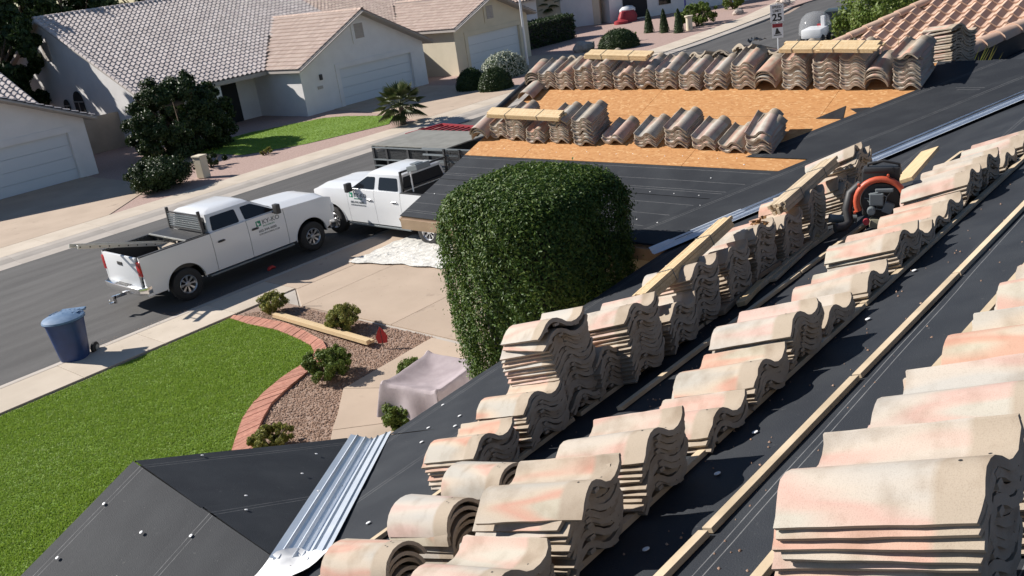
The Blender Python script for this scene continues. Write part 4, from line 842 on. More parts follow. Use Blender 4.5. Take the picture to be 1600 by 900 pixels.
# plastic sheet on the drive
t = empty('plastic_sheet', (15.0, 17.8, GZ), 0); bpy.data.objects.remove(t)
nn = 60; mb = MB(); c0 = [Vector((13.85, 18.85, 0)), Vector((14.45, 15.6, 0)), Vector((16.6, 15.3, 0)), Vector((16.2, 18.9, 0))]
for i in range(nn):
    for j in range(nn):
        s, q = i/(nn-1), j/(nn-1); p = c0[0].lerp(c0[1], s).lerp(c0[3].lerp(c0[2], s), q)
        ang = math.atan2(p.y-18.6, p.x-13.9); h = .028*abs(math.sin(ang*26+2*mnoise.noise(p*2)))+.03*abs(mnoise.noise(Vector((p.x*3, p.y*9, 0))))+.008
        ed = .16*mnoise.noise(Vector((s*5, q*5, 7))); mb.v.append((p.x+ed, p.y+ed*.7, GZ+h))
mb.f = [(i*nn+j, (i+1)*nn+j, (i+1)*nn+j+1, i*nn+j+1) for i in range(nn-1) for j in range(nn-1)]; mb.mi = [0]*len(mb.f)
o = mb.build('plastic_sheet', 'sheet', smooth=True); tag(o, 'crumpled white plastic sheet spread on the driveway by the rear wheel', 'plastic sheet')

# ================================================================== PICKUP TRUCKS
def wheel_parts(t, x, y, side, r=.41):
    w_ = empty('wheel', (x, y, r)); w_.parent = t; w_['empty'] = 1; del w_['empty']
    mb = MB(); mb.lathe([(.225, -.12), (.30, -.13), (.375, -.125), (.405, -.10), (.41, -.05), (.41, .05), (.405, .10), (.375, .125), (.30, .13), (.225, .12), (.22, 0), (.225, -.12)], 32, (0, 0, 0), 'Y'); mb.build('tyre', 'tyre', w_, smooth=True)
    mb = MB(); s = side
    mb.lathe([(.235, s*.12), (.225, s*.13), (.205, s*.10), (.195, s*.05), (.19, -s*.1)], 28, (0, 0, 0), 'Y'); mb.lathe([(.001, s*.105), (.055, s*.105), (.07, s*.09), (.075, s*.07), (.001, s*.05)], 20, (0, 0, 0), 'Y')
    for k in range(8):
        a = k*math.pi/4; c_, s_ = math.cos(a), math.sin(a); c2, s2 = math.cos(a+.16), math.sin(a+.16); c3, s3 = math.cos(a-.16), math.sin(a-.16)
        mb.prism([(.06*c2, s*.075, .06*s2), (.205*c2, s*.095, .205*s2), (.205*c3, s*.095, .205*s3), (.06*c3, s*.075, .06*s3)], (0, -s*.03, 0))
    mb.build('rim', 'alloy', w_, smooth=False)
    mb = MB(); mb.lathe([(.001, s*.02), (.20, s*.02), (.2, s*.0), (.001, 0)], 20, (0, 0, 0), 'Y'); mb.build('brake_disc', 'dark', w_)
    return w_
def pickup(name, loc, rotz, label, rack):
    """local x forward, y left; axles at +-1.95"""
    t = empty(name, loc, rotz, label, 'pickup truck', 'white pickup trucks of the roofing crew')
    W = 1.0; RA = .53; ZA = .42
    def lower(x):
        z = .46
        for ax in (-1.95, 1.95):
            d = abs(x-ax)
            if d < RA: z = max(z, ZA+math.sqrt(RA*RA-d*d)*.98)
        if x > 2.5: z = max(z, .50+(x-2.5)*.2)
        return z
    def upper(x):
        if x < 1.15: return 1.44-.01*(x < -1.03)
        u = (x-1.15)/1.65; return 1.44-.07*u-.14*max(0, u-.75)**2*8
    def yprof(x, z):
        f = max(0., (x-2.0)/.9); r_ = max(0, (-2.6-x)/.5)
        return W-.16*(max(0, z-1.0))**1.6*.9-.055*max(0, .95-z)-.13*f*f-.03*r_*r_-.015*math.cos((z-.95)*6)*.3
    def panel(nm, x0, x1, sgn, parent=t, nx=26, nz=10, ztop=None, gap=.008):
        mb = MB(); xs = [x0+gap+(x1-x0-2*gap)*i/nx for i in range(nx+1)]
        for x in xs:
            lo, hi = lower(x), (ztop(x) if ztop else upper(x))
            for j in range(nz+1): z = lo+(hi-lo)*j/nz; mb.v.append((x, sgn*yprof(x, z), z))
        k = nz+1; mb.f = [(i*k+j, (i+1)*k+j, (i+1)*k+j+1, i*k+j+1) for i in range(nx) for j in range(nz)]; mb.mi = [0]*len(mb.f)
        # return flange all round for thickness
        o = len(mb.v); ring = [i*k for i in range(nx+1)]+[nx*k+j for j in range(1, nz+1)]+[i*k+nz for i in range(nx-1, -1, -1)]+[j for j in range(nz-1, 0, -1)]
        for r_ in ring: x, y, z = mb.v[r_]; mb.v.append((x, y-sgn*.06, z))
        n = len(ring); mb.f += [(ring[i], ring[(i+1) % n], o+(i+1) % n, o+i) for i in range(n)]; mb.mi += [0]*n
        return mb.build(nm, 'white_paint', parent, smooth=True)
    ob = empty('body', (0, 0, 0)); ob.parent = t
    for sg in (-1, 1):
        panel('bed_side', -3.0, -1.05, sg, ob, 40); panel('fender', 1.18, 2.86, sg, ob, 40)
        d1 = panel('door', -1.05, .02, sg, t, 16); d2 = panel('door', .02, 1.18, sg, t, 16)
        for dd, hx in ((d1, -.80), (d2, .22)):
            mb = MB(); mb.box((hx, sg*(yprof(hx, 1.17)+.022), 1.17), (.21, .025, .035)); mb.box((hx, sg*(yprof(hx, 1.17)+.008), 1.17), (.16, .03, .055)); mb.build('handle', 'chrome' if rack else 'black', dd, bevel=.008)
        mb = MB(); mb.box((0, sg*.93, .40), (2.6, .16, .05)); mb.build('running_board', 'greylet', t, bevel=.015)
        # black rail cap along the bed
        mb = MB(); mb.box((-2.02, sg*.915, 1.44), (1.94, .10, .025)); mb.build('bed_rail', 'blackp', t, bevel=.008)
        for ax in (-1.95, 1.95):    # dark arch liner and lip
            mb = MB(); n = 16; vs = []
            for q in range(n+1):
                a = math.pi*q/n; vs += [(ax+RA*math.cos(a), sg*.93, ZA+RA*math.sin(a)*.98), (ax+RA*math.cos(a), sg*.55, ZA+RA*math.sin(a)*.98)]
            mb.add(vs, [(2*q, 2*q+1, 2*q+3, 2*q+2) for q in range(n)]); mb.poly([vs[2*q+1] for q in range(n+1)]); mb.build('arch_liner', 'dark', t)
            mb = MB(); mb.tube([(ax+(RA+.012)*math.cos(math.pi*q/18), sg*(yprof(ax+RA*math.cos(math.pi*q/18), .9)-.004), ZA+(RA+.012)*math.sin(math.pi*q/18)*.98) for q in range(19)], .012, 6); mb.build('arch_lip', 'white_paint', ob)
    # hood, cowl
    mb = MB(); nx, ny = 14, 16
    for i in range(nx+1):
        x = 1.02+(2.88-1.02)*i/nx
        for j in range(ny+1):
            v = j/ny*2-1; ed = yprof(x, upper(x)); y = v*ed; cr = .085*(1-abs(v)**3.0)*(1-.3*max(0, (x-2.3)/.6)); rib = .022*math.exp(-((abs(v)-.55)/.10)**2)
            nose = -.30*max(0, (x-2.62)/.26)**2; mb.v.append((x+(.05*(1-v*v) if i == nx else 0), y, upper(x)+cr+rib+nose))
    k = ny+1; mb.f = [(i*k+j, (i+1)*k+j, (i+1)*k+j+1, i*k+j+1) for i in range(nx) for j in range(ny)]; mb.mi = [0]*len(mb.f); mb.build('hood', 'white_paint', t, smooth=True)
    # nose: grille, bumper, lamps
    mb = MB(); mb.box((2.80, 0, .96), (.14, 1.72, .42)); gr = mb.build('grille', 'blackp', t, bevel=.03)
    mb = MB(); [mb.box((2.875, 0, .85+.1*q), (.03, 1.15, .03)) for q in range(3)]; mb.box((2.885, 0, .95), (.03, .30, .09)); mb.build('grille_bar', 'chrome', gr, bevel=.008)
    for sg in (-1, 1):
        mb = MB(); mb.box((2.80, sg*.74, .98), (.18, .30, .26), Matrix.Rotation(-sg*.22, 3, 'Z')); mb.build('headlight', 'lens', t, bevel=.03, smooth=True)
    mb = MB(); mb.prism([(2.80, -.93, .42), (2.97, -.70, .42), (2.99, .70, .42), (2.80, .93, .42), (2.62, .93, .42), (2.62, -.93, .42)], (0, 0, .26)); mb.build('front_bumper', 'chrome', t, bevel=.03, smooth=True)
    # tailgate, rear lamps, bumper, hitch
    mb = MB(); mb.box((-3.0, 0, 1.0), (.07, 1.62, .86)); tg = mb.build('tailgate', 'white_paint', t, bevel=.02, smooth=True)
    mb = MB(); mb.box((-3.04, 0, 1.22), (.02, .24, .09)); mb.build('handle', 'black', tg, bevel=.01)
    for sg in (-1, 1):
        mb = MB(); mb.box((-2.985, sg*.875, 1.15), (.10, .17, .36)); mb.box((-2.90, sg*.938, 1.15), (.14, .045, .34)); mb.build('tail_light', 'red_lens', t, bevel=.015, smooth=True)
    mb = MB(); mb.prism([(-3.0, -.98, .52), (-3.16, -.86, .52), (-3.20, -.45, .52), (-3.20, .45, .52), (-3.16, .86, .52), (-3.0, .98, .52), (-2.86, .98, .52), (-2.86, -.98, .52)], (0, 0, .18)); bp = mb.build('rear_bumper', 'chrome', t, bevel=.02, smooth=True)
    mb = MB(); mb.box((-3.06, 0, .703), (.22, .62, .012)); mb.build('step_pad', 'blackp', bp)
    mb = MB(); mb.bar((-3.1, 0, .46), (-3.42, 0, .46), .07, .07); mb.box((-3.42, 0, .40), (.08, .07, .20)); mb.bar((-3.42, 0, .34), (-3.56, 0, .34), .07, .03); mb.lathe([(.001, 0), (.012, 0), (.012, .03), (.028, .045), (.025, .075), (.001, .085)], 12, (-3.54, 0, .35)); mb.build('tow_hitch', 'chrome', t, smooth=True)
    # chassis
    mb = MB(); mb.box((0, 0, .52), (5.5, 1.2, .16)); mb.box((-1.95, 0, .40), (.14, 1.5, .14)); mb.box((1.95, 0, .40), (.14, 1.5, .14)); mb.box((.1, 0, .62), (2.3, 1.78, .2)); mb.box((2.0, 0, .95), (1.5, 1.1, .6)); mb.build('chassis', 'dark', t)
    # bed floor and inner walls
    mb = MB(); mb.box((-2.02, 0, .80), (1.94, 1.72, .04)); mb.box((-2.02, .86, 1.1), (1.9, .03, .62)); mb.box((-2.02, -.86, 1.1), (1.9, .03, .62)); mb.box((-1.06, 0, 1.1), (.04, 1.74, .64)); mb.build('bed_liner', 'blackp', t)
    # cab
    BZ, RZ = 1.44, 1.93
    def ring(z, f):   # plan outline of the greenhouse at height fraction f
        x0, x1 = -1.02+.07*f, 1.16-.86*f; h = .915-.155*f
        return [(x0, -h*.96, z), (x0+.06, -h, z), (x1-.10*(1-f)-.03, -h, z), (x1, -h*.78, z), (x1+.05, 0, z), (x1, h*.78, z), (x1-.10*(1-f)-.03, h, z), (x0+.06, h, z), (x0, h*.96, z), (x0-.01, 0, z)]
    mb = MB(); r0, r1 = ring(BZ-.03, 0), ring(RZ-.05, .93); n = 10; mb.add(r0+r1, [(i, (i+1) % n, n+(i+1) % n, n+i) for i in range(n)]); 
    rr2 = [(x*.93-.01, y*.86, RZ+.005) for x, y, z in ring(0, .97)]; top = [(x*.6, y*.5, RZ+.03) for x, y, z in ring(0, .97)]
    mb.add(r1+rr2+top, [(i, (i+1) % n, n+(i+1) % n, n+i) for i in range(n)]+[(n+i, n+(i+1) % n, 2*n+(i+1) % n, 2*n+i) for i in range(n)]+[tuple(range(2*n, 3*n))])
    mb.build('cab', 'white_paint', t, smooth=True)
    def on_side(x, f, sg, off): return (x, sg*(.915-.155*f+off), BZ-.03+(RZ-.05-BZ+.03)*f/.93)
    def rounded(pts, r=.05, n=3):
        out = []; m_ = len(pts)
        for i in range(m_):
            a, b, c = [Vector(p) for p in (pts[i-1], pts[i], pts[(i+1) % m_])]; u = (a-b); v = (c-b); p0 = b+u.normalized()*min(r, u.length*.4); p1 = b+v.normalized()*min(r, v.length*.4)
            for q in range(n+1): s = q/n; out.append((1-s)**2*p0+2*s*(1-s)*b+s*s*p1)
        return out
    for sg in (-1, 1):
        for nm, pp in (('rear_window', [(-.93, .10), (-.12, .10), (-.14, .78), (-.86, .78)]), ('front_window', [(.05, .10), (1.00, .10), (.78, .33), (.36, .78), (.03, .78)])):
            q = rounded([on_side(x, f, sg, .008) for x, f in pp]); mb = MB(); mb.prism(q, (0, -sg*.012, 0)); mb.build('window', 'glass', t)
        mb = MB(); mb.box((.92, sg*1.10, 1.52), (.13, .20, .26)); mb.bar((.86, sg*.93, 1.42), (.90, sg*1.05, 1.44), .06, .04); mb.build('mirror', 'blackp', t, bevel=.025, smooth=True)
    def lerp3(a, b, s): return tuple(a[i]+(b[i]-a[i])*s for i in range(3))
    for nm, ia, ib, ex in (('windshield', 3, 5, 4), ('rear_glass', 8, 0, 9)):
        q = []
        if nm == 'windshield':
            cs = [(3, .08), (4, .08), (5, .08), (5, .9), (4, .9), (3, .9)]
        else: cs = [(8, .2), (9, .2), (0, .2), (0, .85), (9, .85), (8, .85)]
        for idx, f in cs:
            p = Vector(lerp3(r0[idx], r1[idx], f)); p.y *= .96 if nm == 'windshield' else .9; q.append(p+Vector((.012 if nm == 'windshield' else -.012, 0, .006)))
        mb = MB(); mb.add(q, [(0, 1, 4, 5), (1, 2, 3, 4)]); mb.build(nm, 'glass' if nm == 'windshield' else 'dark', t)
    for x in (-1.95, 1.95):
        for sg in (-1, 1): wheel_parts(t, x, sg*.88, sg)
    # lettering on both front doors
    def text(s, size, x, z, sg, matn, parent, sc=1.):
        cu = bpy.data.curves.new('t', 'FONT'); cu.body = s; cu.size = size; cu.extrude = .0015; cu.offset = size*.018; cu.resolution_u = 2; o0 = bpy.data.objects.new('t', cu); COL.objects.link(o0)
        dg = bpy.context.evaluated_depsgraph_get(); me = bpy.data.meshes.new_from_object(o0.evaluated_get(dg)); bpy.data.objects.remove(o0); me.materials.clear(); me.materials.append(M[matn])
        me.transform(Matrix.Scale(sc, 4, (1, 0, 0)))
        yy = yprof(x, z)+.004
        for v in me.vertices:
            a, b, c_ = v.co; X = x+(a if sg < 0 else -a); Z = z+b; v.co = (X, sg*(yprof(X, Z)+.004+c_), Z)
        o = link('lettering', me, parent); return o
    for sg in (-1, 1):
        xs = .28 if sg < 0 else 1.08; d = -sg
        mb = MB(); q = [(xs, 1.34), (xs+d*.15, 1.34), (xs+d*.15, 1.20), (xs, 1.20)]; mb.prism([(x, sg*(yprof(x, z)+.002), z) for x, z in q], (0, sg*.003, 0)); lg = mb.build('logo_panel', 'green', t)
        mb = MB(); q = [(xs+d*.035, 1.325), (xs+d*.075, 1.27), (xs+d*.115, 1.26), (xs+d*.08, 1.235), (xs+d*.06, 1.21), (xs+d*.03, 1.25)]; mb.prism([(x, sg*(yprof(x, z)+.0055), z) for x, z in q], (0, sg*.003, 0)); mb.build('logo_mark', 'signwhite', lg)
        text('KY-KO', .165, xs+d*.19, 1.22, sg, 'greylet', t, 1.1); text('ROOFING', .05, xs+d*.20, 1.15, sg, 'green', t, 1.6)
        text('602-944-4600', .095, xs+d*.03, 1.03, sg, 'greylet', t, 1.05); text('KYKOROOFING.COM', .06, xs+d*.03, .955, sg, 'greylet', t, 1.1)
    return t
tr1 = pickup('pickup_truck', (12.50, 22.0, 0), 0, 'white crew cab pickup with slatted rear window guard parked along the kerb', False)
tr2 = pickup('pickup_truck', (16.74, 19.70, .03), R(90), 'white crew cab pickup backed into the driveway behind the garage roof corner', True)
tr2.scale = (1, 1, .965)
# headache rack and toolbox on the first truck: parts
mb = MB()
for sy in (-.80, .80): mb.bar((-1.12, sy, 1.42), (-1.12, sy*.96, 2.02), .06, .07, (1, 0, 0))
mb.bar((-1.12, -.82, 1.50), (-1.12, .82, 1.50), .05, .05); hr = mb.build('window_guard', 'black', tr1, bevel=.006)
for k in range(7): mb = MB(); mb.bar((-1.13, -.78, 1.56+.058*k), (-1.13, .78, 1.56+.058*k), .035, .03); mb.build('slat', 'greylet' if k < 6 else 'black', hr)
mb = MB(); mb.box((-1.42, 0, 1.42), (.50, 1.80, .10)); mb.box((-1.42, 0, 1.22), (.44, 1.6, .32)); tb = mb.build('toolbox', 'black', tr1, bevel=.012)
mb = MB(); mb.bar((-1.69, -.90, 1.45), (-1.69, .90, 1.45), .04, .03); mb.build('toolbox_edge', 'ladder', tb)
mb = MB(); [mb.box((-1.70, s*.5, 1.38), (.03, .08, .07)) for s in (-1, 1)]; mb.build('latch', 'chrome', tb)
# side rack over the far bed rail of the second truck
for xx in (-2.95, -2.3, -1.65, -1.05): mb = MB(); mb.bar((xx, -.88, 1.44), (xx, -.88, 2.22), .06, .06, (1, 0, 0)); mb.build('rack_post', 'black', tr2)
for zz in (1.62, 1.84, 2.02, 2.20): mb = MB(); mb.bar((-3.0, -.92, zz), (-.15, -.92, zz), .04, .045); mb.build('rack_rail', 'greylet', tr2)
mb = MB()
for q in range(40):
    xa = -3.0+.05*q; mb.bar((xa, -.90, 1.62), (min(xa+.16, -1.0), -.90, 2.2), .008, .008, (0, 1, 0)); mb.bar((min(xa+.16, -1.0), -.90, 1.62), (xa, -.90, 2.2), .008, .008, (0, 1, 0))
mb.build('rack_mesh', 'mesh_metal', tr2)
mb = MB(); mb.bar((-1.09, -.88, 1.5), (-1.09, .88, 1.5), .05, .05); mb.bar((-1.09, -.88, 2.0), (-1.09, .88, 2.0), .05, .05); mb.bar((-1.09, .86, 1.44), (-1.09, .86, 2.02), .05, .05, (1, 0, 0)); mb.build('cab_guard', 'black', tr2)
# second truck: service light and mast behind the cab
mb = MB(); mb.tube([(-1.35, .72, 1.44), (-1.33, .70, 2.0)], .02, 8); mb.build('mast', 'signwhite', tr2)
mb = MB(); mb.box((-1.40, .45, 2.08), (.42, .5, .16), Matrix.Rotation(.2, 3, 'Y')); mb.box((-1.40, .50, 2.19), (.22, .3, .04)); mb.build('roof_box', 'greylet', tr2, bevel=.02)
mb = MB(); mb.prism([(-2.1, .3, .84), (-2.4, -.3, .84), (-1.7, -.2, .84)], (.1, .1, .35)); mb.build('load', 'dim_wood', tr2)
# ladder in the first truck bed
t = empty('ladder', (10.0, 22.1, 1.55), 0, 'aluminium extension ladder sticking out over the tailgate of the first pickup', 'ladder')
a, b = Vector((-1.50, -.15, .42)), Vector((1.35, .05, -.42)); dl = (b-a).normalized(); sd_ = dl.cross(Vector((0, 0, 1))).normalized()
for s in (-1, 1): mb = MB(); mb.bar(a+sd_*s*.20, b+sd_*s*.20, .03, .09); mb.build('rail', 'ladder', t, bevel=.004)
for k in range(10): p = a+dl*(.15+.28*k); mb = MB(); mb.tube([p-sd_*.2, p+sd_*.2], .017, 8); mb.build('rung', 'ladder', t)
for k in range(9): p = a+dl*(.05+.24*k)+sd_*.217; mb = MB(); mb.lathe([(.001, 0), (.018, 0)], 8, p, 'Y'); mb.build('bolt', 'dark', t)
mb = MB(); mb.box((0, 0, 0), (.34, .26, .14)); o = mb.build('cardboard_box', 'stucco', loc=(10.62, 21.75, .92+.35)); tag(o, 'pale box beside the toolbox in the first pickup bed', 'box')
mb = MB(); mb.tube([(0, 0, 0), (.05, 0, .04), (.16, .02, .05), (.24, 0, .01)], [.03, .05, .05, .02], 8); o = mb.build('red_rag', 'flagred', loc=(12.75, 20.9, .01)); tag(o, 'small red rag on the road under the first pickup door', 'rag')

# mesh-sided dump trailer parked beyond the second truck
t = empty('mesh_trailer', (18.80, 20.5, 0), 0, 'black mesh sided trailer with flat grey lid behind the second pickup', 'trailer')
X0, X1, Y0, Y1, Z0_, Z1_ = -.8, 1.15, -1.6, 1.60, 1.30, 2.06
mb = MB(); mb.box(((X0+X1)/2, (Y0+Y1)/2, Z1_+.03), (X1-X0+.06, Y1-Y0+.06, .035)); mb.build('lid', 'lid', t, bevel=.008)
for yy in (Y0, Y0+.82*1.0, Y0+1.65, Y0+2.6, Y1): mb = MB(); mb.box((X0, yy, (Z0_+Z1_)/2), (.07, .08, Z1_-Z0_)); mb.build('post', 'black', t)
for z in (Z0_, Z0_+.17, Z0_+.36, Z1_-.03): mb = MB(); mb.box((X0-.02, (Y0+Y1)/2, z), (.05, Y1-Y0+.04, .035)); mb.build('rail', 'greylet', t)
mb = MB()
for k in range(66):
    y_ = Y0+.05*k
    mb.bar((X0+.01, y_, Z0_+.36), (X0+.01, min(y_+.22, Y1), Z1_), .010, .010, (1, 0, 0)); mb.bar((X0+.01, min(y_+.22, Y1), Z0_+.36), (X0+.01, y_, Z1_), .010, .010, (1, 0, 0))
mb.build('mesh_panel', 'mesh_metal', t)
mb = MB(); mb.box((X1, (Y0+Y1)/2, 1.45), (.03, Y1-Y0, .8)); mb.box(((X0+X1)/2, Y0, 1.35), (X1-X0, .03, 1.0)); mb.box(((X0+X1)/2, Y1, 1.45), (X1-X0, .03, .8)); mb.box(((X0+X1)/2, (Y0+Y1)/2, .92), (X1-X0, Y1-Y0, .12)); mb.build('box', 'black', t)
for yy in (-.45, .35):
    for xx in (X0-.12, X1+.12): mb = MB(); mb.lathe([(.12, -.09), (.33, -.09), (.35, 0), (.33, .09), (.12, .09)], 20, (xx, yy, .35), 'X'); mb.build('wheel', 'tyre', t, smooth=True)
mb = MB(); mb.tube([(X0+.1, Y1, 1.1), (X0+.1, Y1+.5, 1.12), (X0+.6, Y1+.5, 1.12), (X0+.6, Y1, 1.1)], .02, 6); mb.build('tongue', 'greylet', t)
# red ramp trailer further along the road
t = empty('red_ramp_trailer', (26.4, 27.6, 0), R(-8), 'low red lattice trailer on the road beyond the mesh trailer', 'trailer')
for s in (-1.6, 1.6): mb = MB(); mb.bar((-.9, s, .45), (1.0, s, .45), .10, .12); mb.build('rail', 'red', t)
for s in (-.9, 1.0): mb = MB(); mb.bar((s, -1.6, .45), (s, 1.6, .45), .10, .12); mb.build('rail', 'red', t)
for k in range(9): mb = MB(); mb.bar((-.9, -1.6+.36*k, .44), (1.0, -1.35+.36*k, .44), .09, .05); mb.build('slat', 'red', t)
for s in (-1.72, 1.72): mb = MB(); mb.lathe([(.1, -.08), (.26, -.08), (.28, 0), (.26, .08), (.1, .08)], 18, (0, s, .28), 'Y'); mb.build('wheel', 'tyre', t, smooth=True)
mb = MB(); mb.box((.05, 0, .37), (1.8, 3.0, .04)); mb.build('floor', 'dark', t)

# ================================================================== TILED ROOFS OF OTHER HOUSES
def rt_template(pw, pl, seg=6, th=.02, h=.10):
    """one S tile in plane coords: u across, v upslope (0..pl), n up"""
    pr = []
    for i in range(seg+1):
        s = i/seg; n = h*max(0, math.sin(math.pi*(s-.30)/.62)) if .30 < s < .92 else -.008*math.sin(math.pi*min(1, s/.3))
        pr.append((s*pw, n))
    vs = []; n_ = len(pr)
    for (u, n) in pr: vs.append((u, 0, n+.046))
    for (u, n) in pr: vs.append((u, pl*1.02, n+.004))
    for (u, n) in pr: vs.append((u, .001, n+.010))
    fs = [(i, i+1, n_+i+1, n_+i) for i in range(n_-1)]+[(i+1, i, 2*n_+i, 2*n_+i+1) for i in range(n_-1)]
    return vs, fs
def roof_tiles(parent, O, Uv, Vv, Nv, poly, pw, pl, matn, matj, maxparts, near, lat=None, h=.09):
    """tiles over a polygon given in (u,v) plane coords; first maxparts nearest are parts"""
    us = [p[0] for p in poly]; vs_ = [p[1] for p in poly]; cells = []
    v = min(vs_)
    while v < max(vs_):
        u = min(us)
        while u < max(us):
            c = np.array([[u+pw/2, v+pl/2]])
            if inpoly(c, poly)[0]: cells.append((u, v))
            u += pw
        v += pl
    O, Uv, Vv, Nv = map(Vector, (O, Uv, Vv, Nv)); W0 = Matrix((Uv, Vv, Nv)).transposed()
    cells.sort(key=lambda c: (O+Uv*c[0]+Vv*c[1]-Vector(near)).length)
    tv, tf = rt_template(pw, pl, h=h); me = bpy.data.meshes.new('roof_tile'); me.from_pydata(tv, [], tf); me.materials.append(M[matn]); me.polygons.foreach_set('use_smooth', [True]*len(tf)); me.set_sharp_from_angle(angle=R(50))
    q = W0.to_quaternion(); ploc = Vector(parent.location)
    for (u, v) in cells[:maxparts]:
        o = link('roof_tile', me, parent); o.rotation_mode = 'QUATERNION'; o.rotation_quaternion = q; o.location = O+Uv*u+Vv*v+Nv*random.uniform(0, .006)-ploc
    rest = cells[maxparts:]
    if rest:
        T = np.array(tv); F = np.array(tf); W = np.array(W0); C_ = np.array([O+Uv*u+Vv*v-ploc for u, v in rest])
        V = (T @ W.T)[None]+C_[:, None]; V += (rng.random((len(rest), 1, 1))*.006)*np.array(Nv)
        Fs = (F[None]+(np.arange(len(rest))*len(T))[:, None, None]).reshape(-1, 4); o = np_mesh('roof_tiles', V.reshape(-1, 3), Fs, matj, parent, 4)
        o['kind'] = 'stuff'; o.data.polygons.foreach_set('use_smooth', [True]*len(Fs)); o.data.set_sharp_from_angle(angle=R(50))
def cap_row(parent, a, b, r, matn, pitch=.38, nm='ridge_cap'):
    a, b = Vector(a), Vector(b); d = (b-a); L = d.length; d.normalize(); n = int(L/pitch); mb = MB(); seg = 7; vs = []
    for i, (rr_, y) in enumerate([(r*1.08, 0), (r*.9, pitch*1.08), (r*.93, 0)]):
        for k in range(seg): a_ = math.pi*k/(seg-1); vs.append((rr_*math.cos(a_), y, rr_*math.sin(a_)*.85))
    mb.add(vs, [(k, k+1, seg+k+1, seg+k) for k in range(seg-1)]+[(k+1, k, 2*seg+k, 2*seg+k+1) for k in range(seg-1)]); o = mb.build(nm, matn, parent, smooth=True); me = o.data; bpy.data.objects.remove(o)
    x = d.cross(Vector((0, 0, 1))).normalized(); z = x.cross(d); q = Matrix((x, d, z)).transposed().to_quaternion(); pl_ = Vector(parent.location)
    for i in range(n): o = link(nm, me, parent); o.rotation_mode = 'QUATERNION'; o.rotation_quaternion = q; o.location = a+d*(i*pitch)-pl_
def pb(mb, parent, name, matn, **k):
    l = Vector(parent.location); mb.v = [tuple(Vector(p)-l) for p in mb.v]; return mb.build(name, matn, parent, **k)
